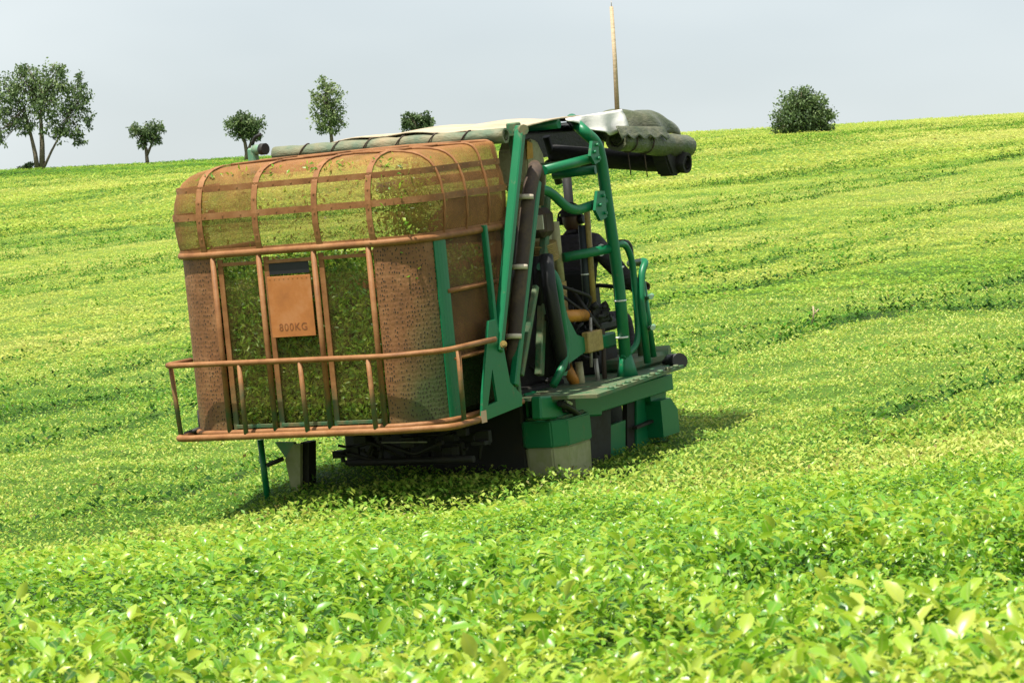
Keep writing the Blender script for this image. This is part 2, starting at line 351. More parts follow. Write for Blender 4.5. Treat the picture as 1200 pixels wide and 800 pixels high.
# ------------------------------------------------------------------ tea bushes
def scatter(y0, y1, dens, margin=1.12, falloff=0):
    """random points over the visible wedge; dens per square metre at y0, thinning as (y0/y)**falloff"""
    hw = .19 * margin; add = 1.8 if y1 < 24 else 1.0
    n = int(dens * (hw * (y1 ** 2 - y0 ** 2) + 2 * add * (y1 - y0)))
    c0 = add / hw; y = np.sqrt(rng.random(n) * ((y1 + c0) ** 2 - (y0 + c0) ** 2) + (y0 + c0) ** 2) - c0
    if falloff: y = y[rng.random(len(y)) < (y0 / y) ** falloff]
    x = (rng.random(len(y)) * 2 - 1) * (hw * y + add)
    return x, y
def shoots(name, x, y, T, length, nleaf, rise, tintbase, m, upness=(.25, 1.2), wr=.42, dark_low=.25, spread=.03, var=.12, stem=False, relief=0, big=0, flat=.35):
    n = len(x)
    z = ground(x, y); t0 = zone(x, y) + tintbase; g = row_gap(x, y); tl = tall(x, y)
    tops = rng.random(n) ** .7; lsz = .70 + .65 * fbm(x * 1.1 + 70, y * 1.1); lsz = lsz * np.where(rng.random(n) < big, 1.4, 1)
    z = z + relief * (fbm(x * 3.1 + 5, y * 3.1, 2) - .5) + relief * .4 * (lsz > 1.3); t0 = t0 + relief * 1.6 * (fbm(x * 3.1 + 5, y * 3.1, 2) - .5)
    P, A, Nn, Ln, Tn = [], [], [], [], []
    for k in range(nleaf):
        az = rng.random(n) * 6.283; h = tops * rise(tl) * (1 - .75 * k / max(nleaf - 1, 1)) * (1 - .8 * g)
        up = upness[0] + (upness[1] - upness[0]) * rng.random(n) * (1 - .6 * k / nleaf)
        a = np.stack([np.cos(az), np.sin(az), up], 1)
        P.append(np.stack([x + np.cos(az) * spread * rng.random(n), y + np.sin(az) * spread * rng.random(n), z + h - .02], 1))
        A.append(a)
        Nn.append(np.stack([rng.normal(0, flat, n), rng.normal(0, flat, n), np.ones(n)], 1))
        Ln.append(length(tl) * (.45 + .85 * rng.random(n)) * lsz)
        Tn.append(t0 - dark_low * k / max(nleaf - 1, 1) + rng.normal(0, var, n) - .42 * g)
    Wd = [l * wr for l in Ln]; nk = nleaf
    if stem:
        nk += 1; P.append(np.stack([x, y, z - .03], 1)); A.append(np.stack([rng.normal(0, .12, n), rng.normal(0, .12, n), np.ones(n)], 1)); Nn.append(rng.normal(0, 1, (n, 3)))
        Ln.append(tops * rise(tl) + .05); Wd.append(np.full(n, .005)); Tn.append(t0 - .1)
    P = np.concatenate(P); A = np.concatenate(A); Nn = np.concatenate(Nn); Ln = np.concatenate(Ln); Tn = np.concatenate(Tn); Wd = np.concatenate(Wd)
    lo = to_local(P)
    bad = (lo[:, 0] > .45) & (lo[:, 0] < 1.35) & (lo[:, 1] > 1.15) & (lo[:, 1] < 5.0) & (lo[:, 2] > -.02)
    bad |= (np.abs(lo[:, 0]) < 1.3) & (lo[:, 1] > .4) & (lo[:, 1] < 5.0) & (lo[:, 2] > .17)
    k = ~bad & (rng.random(len(P)) > .9 * np.tile(g, nk))
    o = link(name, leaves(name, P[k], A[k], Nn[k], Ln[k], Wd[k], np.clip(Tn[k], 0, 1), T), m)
    return o
x, y = scatter(4.2, 9.5, 2300)
hole = (fbm(x * 2.2, y * 2.2) > .36) & (fbm(x * 7, y * 7 + 50, 2) > .30)
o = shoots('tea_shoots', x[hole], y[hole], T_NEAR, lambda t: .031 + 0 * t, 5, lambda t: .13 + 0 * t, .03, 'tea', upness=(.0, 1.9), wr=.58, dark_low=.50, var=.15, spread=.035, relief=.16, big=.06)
tag(o, 'large glossy yellow green tea shoots in the foreground', 'tea bushes', kind='stuff')
x, y = scatter(9.5, 23, 760)
hole = (fbm(x * 1.6, y * 1.6) > .37) & (fbm(x * 6, y * 6 + 50, 2) > .28)
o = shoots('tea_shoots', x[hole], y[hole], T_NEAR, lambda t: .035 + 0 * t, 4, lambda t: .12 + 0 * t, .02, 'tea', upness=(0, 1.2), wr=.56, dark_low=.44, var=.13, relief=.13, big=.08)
tag(o, 'bright tea shoots waiting to be cut in front of the harvester', 'tea bushes', kind='stuff')
x, y = scatter(23, 46, 520, falloff=.9)
o = shoots('tea_bush_tops', x, y, T_MID, lambda t: .040 + .018 * t, 2, lambda t: .045 + .09 * t, .05, 'tea_mid', wr=.55, dark_low=.22)
tag(o, 'evenly clipped tea bush tops around and just behind the harvester', 'tea bushes', kind='stuff')
x, y = scatter(46, 100, 190, falloff=1.3)
o = shoots('tea_bush_tops', x, y, T_FAR, lambda t: .058 + 0 * t, 2, lambda t: .05 + 0 * t, 0, 'tea_far', wr=.6, dark_low=.12, spread=.06, upness=(.1, .6), var=.07, flat=.2)
tag(o, 'yellow green tea rows on the middle of the slope', 'tea bushes', kind='stuff')
x, y = scatter(100, 235, 34, falloff=1.0)
o = shoots('tea_bush_tops', x, y, T_FAR, lambda t: .12 + 0 * t, 2, lambda t: .09 + 0 * t, 0, 'tea_far', wr=.7, dark_low=.1, spread=.12, upness=(.1, .5), var=.05, flat=.18)
tag(o, 'distant tea rows up to the crest of the hill', 'tea bushes', kind='stuff')

N_ = 1100000; y = np.sqrt(rng.random(N_) * (170 ** 2 - 25 ** 2) + 25 ** 2); x = (rng.random(N_) * 2 - 1) * .2 * y
pk = (row_gap(x, y) > .15 + .6 * rng.random(N_)) & (rng.random(N_) < np.minimum(1, 70 / y) * .8)
x, y = x[pk], y[pk]; m_ = 4; x = np.repeat(x, m_) + rng.normal(0, .035, len(x) * m_); y = np.repeat(y, m_) + rng.normal(0, .04, len(y) * m_)
print('tufts', len(x))
o = shoots('weed_tufts', x, y, T_FAR, lambda t: .070 + 0 * t, 2, lambda t: .36 + 0 * t, -.34, 'tea_far', wr=.5, dark_low=.12, spread=.03)
tag(o, 'darker leafy tufts growing along the gaps between the tea rows', 'weeds', kind='stuff')

# ------------------------------------------------------------------ trees
def tube_np(pts, rads, seg=7):
    pts = [Vector(p) for p in pts]; V = []; F = []
    for i, p in enumerate(pts):
        d = (pts[min(i + 1, len(pts) - 1)] - pts[max(i - 1, 0)]).normalized()
        a = d.cross(Vector((.31, .95, .1))).normalized(); b = d.cross(a)
        for k in range(seg):
            t = 6.2832 * k / seg; V.append(p + (a * math.cos(t) + b * math.sin(t)) * rads[i])
    for i in range(len(pts) - 1):
        for k in range(seg):
            k2 = (k + 1) % seg; F.append((i * seg + k, i * seg + k2, (i + 1) * seg + k2, (i + 1) * seg + k))
    F.append(tuple(range(seg))[::-1]); F.append(tuple((len(pts) - 1) * seg + k for k in range(seg)))
    return V, F
def tubes_mesh(name, tubes, seg=7):
    V = []; F = []
    for pts, rads in tubes:
        v, f = tube_np(pts, rads, seg); o = len(V); V += v; F += [tuple(i + o for i in q) for q in f]
    me = bpy.data.meshes.new(name); me.from_pydata([tuple(v) for v in V], [], F); me.update()
    for p in me.polygons: p.use_smooth = True
    return me
def make_tree(name, label, cat, base, trunks, blobs, n, leaf, tint=.45, tvar=.16, droop=0, wob=.25, sub=28):
    """trunks: polylines with radii in metres about the base; blobs: (x, y, z, rx, ry, rz) lobes of the crown"""
    root = bpy.data.objects.new(name, None); S.collection.objects.link(root); root.location = base; tag(root, label, cat)
    r_ = random.Random(len(label) * 7 + int(n)); rg = np.random.default_rng(n)
    tb = list(trunks); tips = []
    for (bx_, by_, bz_, rx, ry, rz) in blobs:
        t = min(trunks, key=lambda t: (Vector(t[0][-1]) - Vector((bx_, by_, bz_))).length)
        s = Vector(t[0][-1]); s2 = Vector(t[0][-2]); rr = t[1][-1]
        for k in range(7):
            e = Vector((bx_ + r_.uniform(-.8, .8) * rx, by_ + r_.uniform(-.8, .8) * ry, bz_ + r_.uniform(-.7, .8) * rz))
            st = s2.lerp(s, r_.uniform(.3, 1)); mid = st.lerp(e, .5) + Vector((r_.uniform(-.1, .1), r_.uniform(-.1, .1), r_.uniform(0, .2))) * rx
            tb.append(([st, mid, e], [rr * .7, rr * .4, rr * .12]))
    link('trunk', tubes_mesh('trunk', tb), 'bark', root)
    # crown: leaf clumps spread through the lobes, denser towards their shells
    P, Tn = [], []; vol = np.array([b[3] * b[4] * b[5] for b in blobs]) ** .7; vol /= vol.sum()
    for b, v in zip(blobs, vol):
        m = max(int(n * v / sub), 3)
        d = rg.normal(size=(m, 3)); d /= np.linalg.norm(d, axis=1, keepdims=True)
        c = d * (rg.random(m) ** .38)[:, None] * np.array(b[3:]) * (1 + wob * (rg.random(m) - .5))[:, None] + np.array(b[:3])
        cr = (.10 + .16 * rg.random(m)) * min(b[3:])
        q = c[:, None] + rg.normal(size=(m, sub, 3)) * cr[:, None, None] * np.array([1, 1, .75])
        t = np.clip(rg.normal(tint, tvar, m), 0, 1)[:, None] + rg.normal(0, .07, (m, sub))
        P.append(q.reshape(-1, 3)); Tn.append(t.ravel())
    P = np.concatenate(P); Tn = np.clip(np.concatenate(Tn), 0, 1); k = len(P)
    A = rg.normal(size=(k, 3)); A[:, 2] -= droop; Nn = rg.normal(size=(k, 3)) + np.array([0, 0, .6])
    ln = leaf * (.6 + .8 * rg.random(k))
    link('crown', leaves('crown', P, A, Nn, ln, ln * .55, Tn, T_FAR), 'tree_leaf', root)
    return root
def hill(u, y):
    x = (u - 600) / 3600 * y; return (x, y, float(ground(x, y)) - .1)
k = 178 / 3600     # metres per photograph pixel at the trees' distance
def px(l): return [tuple(a * k for a in p) for p in l]
make_tree('tree', 'big wispy grey green tree with several pale trunks at the left end of the crest', 'tree', hill(46, 178),
    [(px([(-2, 0, 0), (-5, 0, 20), (-11, 2, 45), (-18, 2, 75)]), [.16, .13, .09, .05]), (px([(3, 1, 0), (3, 2, 30), (2, -2, 60), (4, 0, 95)]), [.19, .15, .10, .05]),
     (px([(5, -1, 2), (14, 0, 22), (26, 1, 45), (36, 0, 70)]), [.09, .07, .05, .03])],
    px([(-30, 0, 92, 22, 22, 26), (-8, 6, 102, 20, 20, 20), (20, 0, 98, 22, 22, 24), (40, 4, 78, 18, 20, 24), (8, -6, 70, 22, 22, 22), (-38, 2, 60, 16, 16, 20), (-16, 0, 52, 13, 14, 14), (34, 0, 48, 16, 16, 14), (53, 0, 88, 8, 10, 14), (-50, 0, 84, 10, 12, 22), (48, 0, 104, 7, 8, 12), (22, 0, 120, 11, 12, 8), (-20, 0, 118, 12, 12, 9), (-46, 0, 38, 9, 10, 9), (46, 0, 36, 9, 9, 10), (18, 0, 44, 10, 10, 10), (56, 0, 60, 7, 8, 14), (-4, 0, 88, 10, 10, 12)]), 8600, .19, .52, .2, .9, .7, 12)
make_tree('tree', 'small two lobed tree with open branches and bare forked stem on the crest', 'tree', hill(171, 180),
    [(px([(2, 0, 0), (1, 0, 10), (0, 1, 20), (-4, 0, 30)]), [.13, .11, .10, .06]), (px([(1, 0, 12), (6, 0, 24), (10, 0, 36)]), [.09, .07, .05])],
    px([(-11, 0, 42, 10, 10, 8), (9, 0, 44, 12, 11, 10), (0, 0, 36, 9, 9, 9), (11, 0, 31, 8, 8, 6), (-4, 0, 25, 7, 6, 5)]), 2600, .15, .50, .18, .2, .5, 14)
make_tree('tree', 'dense round headed tree on a thin forked stem behind the left of the bin', 'tree', hill(287, 176),
    [(px([(2, 0, -2), (2, 0, 10), (0, 0, 22), (-5, 0, 32)]), [.15, .12, .10, .06]), (px([(2, 0, 8), (7, 0, 22), (10, 0, 34)]), [.09, .08, .05])],
    px([(-10, 0, 42, 14, 13, 11), (8, 0, 42, 14, 13, 12), (-2, 0, 48, 14, 13, 10), (0, 0, 33, 13, 12, 9), (12, 0, 30, 7, 7, 7)]), 4600, .16, .44, .15, 0, .4, 16)
make_tree('tree', 'tall feathery upright tree with light green leaves above the roof', 'tree', hill(384, 170),
    [(px([(6, 0, -4), (5, 0, 20), (2, 0, 50), (-2, 0, 80)]), [.13, .11, .08, .04])],
    px([(-3, 0, 90, 8, 8, 9), (3, 0, 78, 13, 11, 12), (-8, 0, 66, 13, 12, 10), (8, 0, 62, 13, 12, 12), (-2, 0, 50, 18, 14, 12), (12, 0, 46, 11, 10, 9), (-14, 0, 76, 8, 8, 5), (0, 0, 38, 14, 12, 7)]), 3300, .16, .74, .2, .3, .6, 12)
make_tree('clipped_tree', 'flat topped clipped dark tree showing just above the canopy', 'tree', hill(490, 172),
    [(px([(0, 0, -2), (0, 0, 18), (1, 0, 36)]), [.15, .13, .1])],
    px([(-10, 0, 44, 8, 9, 8), (0, 0, 45, 8, 9, 8), (10, 0, 46, 8, 9, 8), (-9, 0, 36, 8, 9, 8), (8, 0, 37, 9, 9, 8)]), 3200, .15, .33, .12, 0, .1)
make_tree('round_tree', 'broad rounded dark green tree standing alone on the right of the crest', 'tree', hill(940, 168),
    [(px([(0, 0, -2), (0, 0, 10), (2, 0, 28)]), [.22, .18, .1]), (px([(2, 0, 0), (10, 0, 18)]), [.1, .06]), (px([(-2, 0, 0), (-12, 0, 18)]), [.1, .06])],
    px([(-18, 0, 20, 17, 16, 14), (0, 0, 22, 20, 18, 18), (18, 0, 20, 18, 16, 15), (-8, 0, 36, 16, 16, 14), (10, 0, 36, 16, 15, 12), (0, 0, 44, 11, 11, 9), (-22, 0, 8, 12, 12, 9), (0, 0, 6, 16, 14, 9), (22, 0, 8, 12, 12, 8), (28, 0, 24, 8, 8, 8)]), 9500, .16, .48, .18, 0, .5, 14)
make_tree('bush', 'low rounded bush at the foot of the big wispy tree', 'bush', hill(31, 178.6),
    [(px([(0, 0, 0), (0, 0, 4)]), [.06, .04])], px([(-3, 0, 3, 6, 6, 4), (4, 0, 4, 6, 6, 5)]), 500, .16, .4, .12)

# ------------------------------------------------------------------ machine helpers (all in the machine's own frame)
root = bpy.data.objects.new('tea_harvester', None); S.collection.objects.link(root); root.matrix_world = MW
tag(root, 'green self propelled tea harvester with a rusty mesh leaf bin, tilted on the slope', 'harvester')
def fillet(pts, r, n=5):
    pts = [Vector(p) for p in pts]; out = [pts[0]]
    for a, b, c in zip(pts, pts[1:], pts[2:]):
        d1 = (a - b); d2 = (c - b); k = min(r, d1.length * .48, d2.length * .48)
        s = b + d1.normalized() * k; e = b + d2.normalized() * k
        for i in range(n + 1):
            t = i / n; out.append(s * (1 - t) ** 2 + b * 2 * t * (1 - t) + e * t * t)
    out.append(pts[-1]); return out
def tube(bm, pts, r, seg=10, bend=0, r1=None, caps=True):
    if bend: pts = fillet(pts, bend)
    pts = [Vector(p) for p in pts]; rings = []; prev = None
    for i, p in enumerate(pts):
        d = (pts[min(i + 1, len(pts) - 1)] - pts[max(i - 1, 0)]).normalized()
        if prev is None: a = d.cross(Vector((.3, .2, .93)) if abs(d.z) < .9 else Vector((1, .2, 0))).normalized()
        else: a = (prev - d * prev.dot(d)).normalized()
        prev = a; b = d.cross(a); rr = r if r1 is None else r + (r1 - r) * i / (len(pts) - 1)
        rings.append([bm.verts.new(p + (a * math.cos(6.28319 * k / seg) + b * math.sin(6.28319 * k / seg)) * rr) for k in range(seg)])
    for A, B in zip(rings, rings[1:]):
        for k in range(seg):
            f = bm.faces.new((A[k], A[(k + 1) % seg], B[(k + 1) % seg], B[k])); f.smooth = True
    if caps: bm.faces.new(rings[0][::-1]); bm.faces.new(rings[-1])
def box(bm, lo, hi, bev=.008, rot=None):
    lo = Vector(lo); hi = Vector(hi); c = (lo + hi) / 2; s = hi - lo
    r = bmesh.ops.create_cube(bm, size=1, matrix=Matrix.Translation(c) @ (rot or Matrix()) @ Matrix.Diagonal((*s, 1)))
    if bev:
        ed = {e for v in r['verts'] for e in v.link_edges}
        bmesh.ops.bevel(bm, geom=list(ed), offset=min(bev, min(s) * .3), segments=1, affect='EDGES')
def bar(bm, a, b, wx, wy, up=(0, 0, 1)):
    """flat or square bar from a to b"""
    a = Vector(a); b = Vector(b); d = (b - a); l = d.length; d.normalize(); x = d.cross(Vector(up)).normalized(); y = d.cross(x)
    m = Matrix(((x.x, y.x, d.x, 0), (x.y, y.y, d.y, 0), (x.z, y.z, d.z, 0), (0, 0, 0, 1)))
    m.translation = (a + b) / 2
    r = bmesh.ops.create_cube(bm, size=1, matrix=m @ Matrix.Diagonal((wx, wy, l, 1)))
    ed = {e for v in r['verts'] for e in v.link_edges}
    bmesh.ops.bevel(bm, geom=list(ed), offset=min(wx, wy) * .15, segments=1, affect='EDGES')
def plate(bm, poly, off, holes=()):
    """polygon plate extruded by the vector off"""
    off = Vector(off); vs = [bm.verts.new(Vector(p)) for p in poly]; f = bm.faces.new(vs)
    r = bmesh.ops.extrude_face_region(bm, geom=[f]); nv = [e for e in r['geom'] if isinstance(e, bmesh.types.BMVert)]
    bmesh.ops.translate(bm, verts=nv, vec=off)
def done(bm, name, m, parent=root, sub=0):
    bmesh.ops.recalc_face_normals(bm, faces=bm.faces[:])
    me = bpy.data.meshes.new(name); bm.to_mesh(me); bm.free(); o = link(name, me, m, parent)
    if sub:
        md = o.modifiers.new('sub', 'SUBSURF'); md.levels = md.render_levels = sub
    return o
def B(): return bmesh.new()
def T(name, pts, r, m, parent=root, bend=0, seg=10, r1=None):
    b = B(); tube(b, pts, r, seg, bend, r1); return done(b, name, m, parent)
def BX(name, lo, hi, m, parent=root, bev=.01, rot=None):
    b = B(); box(b, lo, hi, bev, rot); return done(b, name, m, parent)

# ------------------------------------------------------------------ leaf bin
XL, XR, YF, RL, RR = -1.40, 1.10, 1.50, .42, .42
def upath(inset=0, n=10, yf=YF):
    """plan of the bin, front left round the back to front right; points and outward normals"""
    pts = []; xl, xr, rl, rr = XL + inset, XR - inset, max(RL - inset, .02), max(RR - inset, .02); y0 = inset
    for k in range(7): pts.append((Vector((xl, yf + (y0 + rl - yf) * k / 6, 0)), Vector((-1, 0, 0))))
    for k in range(1, n + 1):
        t = math.pi / 2 * k / n; nv = Vector((-math.cos(t), -math.sin(t), 0)); pts.append((Vector((xl + rl, y0 + rl, 0)) + nv * rl, nv))
    for k in range(1, 15): pts.append((Vector((xl + rl + (xr - rr - xl - rl) * k / 15, y0, 0)), Vector((0, -1, 0))))
    for k in range(n + 1):
        t = math.pi / 2 * k / n; nv = Vector((math.sin(t), -math.cos(t), 0)); pts.append((Vector((xr - rr, y0 + rr, 0)) + nv * rr, nv))
    for k in range(1, 7): pts.append((Vector((xr, y0 + rr + (yf - y0 - rr) * k / 6, 0)), Vector((1, 0, 0))))
    return pts
PROF = [(0, 2.06), (-.025, 2.16), (-.04, 2.28), (-.04, 2.40), (-.025, 2.52), (.01, 2.62), (.06, 2.69), (.13, 2.74), (.21, 2.77), (.32, 2.79), (.46, 2.80)]
def plan(d):
    P0, P1 = upath(0), upath(d); out = []
    for (p, n_), (q, n2) in zip(P0, P1):
        f = 1 - (.88 * float(sst(.55, 1.45, p.y)) if abs(n_.x) > .95 else 0)
        out.append((p.lerp(q, f) if d > 0 else p + n_ * -d , n_))
    return out
bm = B(); rings = []
for d, z in PROF: rings.append([bm.verts.new((p.x, p.y, z)) for p, n_ in plan(d)])
for A_, B_ in zip(rings, rings[1:]):
    for k in range(len(A_) - 1):
        f = bm.faces.new((A_[k], A_[k + 1], B_[k + 1], B_[k])); f.smooth = True
f = bm.faces.new(rings[-1])
# bin frame: rim tubes, floor and the front posts
fb = B()
tube(fb, [Vector((p.x, p.y, 2.075)) + n_ * .012 for p, n_ in upath()], .030, 10)
tube(fb, [Vector((p.x, p.y, .565)) + n_ * .010 for p, n_ in upath()], .026, 10)
fl = [fb.verts.new((p.x, p.y, .55)) for p, n_ in upath(.02)]; fb.faces.new(fl)
binf = done(fb, 'leaf_bin', 'rust')
dome = done(bm, 'dome_net', 'net', binf)
def prof_pt(idx, s):
    """point on the dome at plan index idx (float) and profile parameter s"""
    k = min(int(s), len(PROF) - 2); t = s - k; d = PROF[k][0] * (1 - t) + PROF[k + 1][0] * t; z = PROF[k][1] * (1 - t) + PROF[k + 1][1] * t
    P = plan(d); i = min(int(idx), len(P) - 2); u = idx - i
    return P[i][0].lerp(P[i + 1][0], u) + Vector((0, 0, z)), P[i][1].lerp(P[i + 1][1], u).normalized()
def strip(bm, pts, nrm, wdir, w_, th=.008):
    vs = []
    for p, n_, d in zip(pts, nrm, wdir):
        vs.append([bm.verts.new(p + d * a * w_ / 2 + n_ * b) for a, b in ((-1, 0), (1, 0), (1, th), (-1, th))])
    for A_, B_ in zip(vs, vs[1:]):
        for k in range(4): bm.faces.new((A_[k], A_[(k + 1) % 4], B_[(k + 1) % 4], B_[k]))
    bm.faces.new(vs[0][::-1]); bm.faces.new(vs[-1])
NP = len(upath())
def rivets(bm, pts, nrm, every):
    acc = 0
    for a, b, n_ in zip(pts, pts[1:], nrm):
        l = (b - a).length; acc += l
        if acc > every:
            acc = 0; tube(bm, [b + n_ * .004, b + n_ * .016], .009, 6)
for s, w_, i0 in ((3.0, .055, 3), (5.1, .05, 3), (.35, .05, 4)):
    b = B(); pp = [prof_pt(i, s) for i in np.linspace(i0, NP - 1.01, 110)]
    strip(b, [p + n_ * .004 for p, n_ in pp], [n_ for p, n_ in pp], [Vector((0, 0, 1))] * len(pp), w_)
    rivets(b, [p for p, n_ in pp], [n_ for p, n_ in pp], .14)
    done(b, 'hoop_strap', 'rust', binf)
def idx_at_x(x0):
    P = upath(); 
    for i in range(16, len(P) - 1):
        if P[i][0].x <= x0 <= P[i + 1][0].x and abs(P[i][1].y) > .5: return i + (x0 - P[i][0].x) / (P[i + 1][0].x - P[i][0].x)
    return 17
for x0 in (-.96, -.405, .183, .70):
    b = B(); ix = idx_at_x(x0); pp = [prof_pt(ix, s) for s in np.linspace(0.2, len(PROF) - 1.01, 40)]
    nr = []
    for a in range(len(pp)):
        d = pp[min(a + 1, 39)][0] - pp[max(a - 1, 0)][0]; nr.append(Vector((1, 0, 0)).cross(d).normalized() * (1 if Vector((1, 0, 0)).cross(d).dot(pp[a][1] + Vector((0, 0, .7))) > 0 else -1))
    strip(b, [p + n_ * .007 for (p, _), n_ in zip(pp, nr)], nr, [Vector((1, 0, 0))] * 40, .055)
    rivets(b, [p + n_ * .004 for (p, _), n_ in zip(pp, nr)], nr, .13)
    e = pp[-1][0]
    tube(b, [e + Vector((0, -.02, .008)), Vector((x0 + .05, YF, 2.815))], .013, 6)
    done(b, 'dome_rib', 'rust', binf)
for y0, x1 in ((.42, .35), (.80, .30), (1.18, .45)):
    b = B(); P = upath(); ix = next(i for i in range(len(P) - 1) if P[i][1].x > .9 and P[i][0].y <= y0 + 1e-6 <= P[i + 1][0].y + 1e-6)
    ix = ix + (y0 - P[ix][0].y) / (P[ix + 1][0].y - P[ix][0].y)
    pts = [prof_pt(ix, s)[0] + prof_pt(ix, s)[1] * .008 for s in np.linspace(.1, len(PROF) - 1.01, 26)]
    pts = [Vector((p.x, y0, p.z + .006)) for p in pts] + [Vector((x1, y0 - .04, 2.815))]
    tube(b, pts, .012, 7); done(b, 'side_hoop', 'rust', binf)
b = B(); tube(b, [(XL, YF, 2.06), (XL - .02, YF, 2.4), (XL + .05, YF, 2.805), (.2, YF, 2.82), (XR - .06, YF, 2.805), (XR + .02, YF, 2.4), (XR, YF, 2.06)], .016, 8, .06); done(b, 'front_hoop', 'rust', binf)
b = B(); plate(b, [(.25, 1.52, 2.05), (1.08, 1.52, 2.05), (1.11, 1.52, 2.45), (1.06, 1.52, 2.76), (1.0, 1.52, 2.79), (.25, 1.52, 2.80)], (0, .012, 0)); done(b, 'front_net', 'sidenet', binf)
# rear posts, screens and their light frames
for x0, xs in ((-.89, 1), (-.43, -1), (.11, -1), (.64, -1)):
    b = B(); tube(b, [(x0, -.012, .57), (x0, -.012, 2.06)], .024, 10); bar(b, (x0 + .055, .012, .58), (x0 + .055, .012, 2.03), .05, .014, (0, 1, 0)); done(b, 'bin_post', 'rust_z', binf)
for xa, xb in ((-.83, -.45), (-.37, .09), (.17, .62)):
    b = B(); plate(b, [(xa, .018, .59), (xb, .018, .59), (xb, .018, 2.03), (xa, .018, 2.03)], (0, .003, 0)); done(b, 'mesh_screen', 'screen', binf)
    for z_ in (1.985, .615):
        b = B(); bar(b, (xa, .0, z_), (xb, .0, z_), .03, .02, (0, 1, 0)); done(b, 'screen_rail', 'rust_z', binf)
# corner sheets
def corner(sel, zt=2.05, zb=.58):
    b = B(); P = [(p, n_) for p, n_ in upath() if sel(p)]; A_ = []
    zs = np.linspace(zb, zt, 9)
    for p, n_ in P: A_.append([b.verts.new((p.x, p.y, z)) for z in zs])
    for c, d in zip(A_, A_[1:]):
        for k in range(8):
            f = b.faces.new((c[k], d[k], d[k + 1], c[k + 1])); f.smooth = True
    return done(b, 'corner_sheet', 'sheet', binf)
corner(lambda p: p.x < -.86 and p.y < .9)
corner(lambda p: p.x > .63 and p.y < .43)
b = B(); pp = [(XR - RR + RR * math.sin(t), RR - RR * math.cos(t)) for t in np.linspace(1.25, 1.62, 5)]
for (xa, ya), (xb, yb) in zip(pp, pp[1:]):
    nv = Vector((yb - ya, -(xb - xa), 0)).normalized() * .012
    plate(b, [(xa, ya, .58), (xb, yb, .58), (xb, yb, 2.05), (xa, ya, 2.05)], nv)
done(b, 'edge_strip', 'green', binf)
for y0 in (1.12, 1.46):
    b = B(); bar(b, (XR, y0, .58), (XR, y0, 2.05), .045, .045, (0, 1, 0)); done(b, 'side_post', 'green_dusty', binf)
b = B(); plate(b, [(XR - .01, .44, 1.05), (XR - .01, 1.46, 1.05), (XR - .01, 1.46, 2.05), (XR - .01, .44, 2.05)], (-.004, 0, 0)); done(b, 'side_net', 'sidenet', binf)
b = B(); tube(b, [(XR, .40, 1.62), (XR, 1.5, 1.62)], .022, 8); tube(b, [(XR, .40, 1.06), (XR, 1.5, 1.06)], .018, 8); done(b, 'side_tube', 'rust', binf)
b = B(); plate(b, [(XL + .01, .38, .58), (XL + .01, 1.46, .58), (XL + .01, 1.46, 2.05), (XL + .01, .38, 2.05)], (.004, 0, 0)); done(b, 'side_net', 'sidenet', binf)
b = B(); plate(b, [(XL, 1.47, .58), (XR - .02, 1.47, .58), (XR - .02, 1.47, 1.95), (XL, 1.47, 1.95)], (0, .01, 0)); done(b, 'front_sheet', 'rust', binf)
b = B(); plate(b, [(-.355, .006, 1.875), (.04, .006, 1.875), (.04, .006, 2.00), (-.355, .006, 2.00)], (0, .003, 0)); done(b, 'vent_screen', 'black', binf)
# load sign
sg = B(); box(sg, (-.36, -.030, 1.352), (.066, -.022, 1.86), .002)
for k in range(9): tube(sg, [(-.33 + .045 * k, -.034, 1.842), (-.33 + .045 * k, -.028, 1.842)], .005, 6)
sign = done(sg, 'load_sign', 'sign')
def text(body, size, loc, name, m, parent, depth=.001):
    c = bpy.data.curves.new(name, 'FONT'); c.body = body; c.size = size; c.extrude = depth; c.align_x = 'CENTER'; c.space_character = 1.15
    t = bpy.data.objects.new('tmp', c); S.collection.objects.link(t); dg = bpy.context.evaluated_depsgraph_get()
    me = bpy.data.meshes.new_from_object(t.evaluated_get(dg)); bpy.data.objects.remove(t)
    me.transform(Matrix.Translation(loc) @ Matrix.Rotation(rad(90), 4, 'X')); me.materials.clear(); return link(name, me, m, parent)
text('800KG', .088, (-.145, -.031, 1.405), 'lettering', 'letter', sign)
# guard rail
gr = B(); yb = -.12
rail_u = [(XL - .03, .30, 1.17), (XL - .03, yb, 1.17), (.80, yb, 1.155), (1.22, .10, 1.16), (1.22, .92, 1.16)]
rail_l = [(XL + .01, .26, .545), (XL + .01, yb, .545), (.80, yb, .545), (1.2, .12, .53), (1.2, .62, .53)]
tube(gr, rail_u, .024, 10, .12); tube(gr, rail_l, .028, 10, .12)
rail = done(gr, 'guard_rail', 'rust')
for a, c in (((XL - .025, yb + .10, 1.16), (XL + .01, yb + .10, .55)), ((-.66, yb, 1.16), (-.66, yb, .55)), ((-.06, yb, 1.16), (-.05, yb, .55)), ((.60, yb, 1.16), (.61, yb, .55)), ((1.19, .34, 1.16), (1.17, .36, .54))):
    T('rail_post', [a, c], .021, 'rust_z', rail)
T('rail_stay', [(XL - .02, .08, .56), (XL + .1, .25, .60)], .02, 'dark', rail); T('rail_stay', [(XL + .06, .2, .75), (XL + .06, .2, .5)], .012, 'dark', rail)

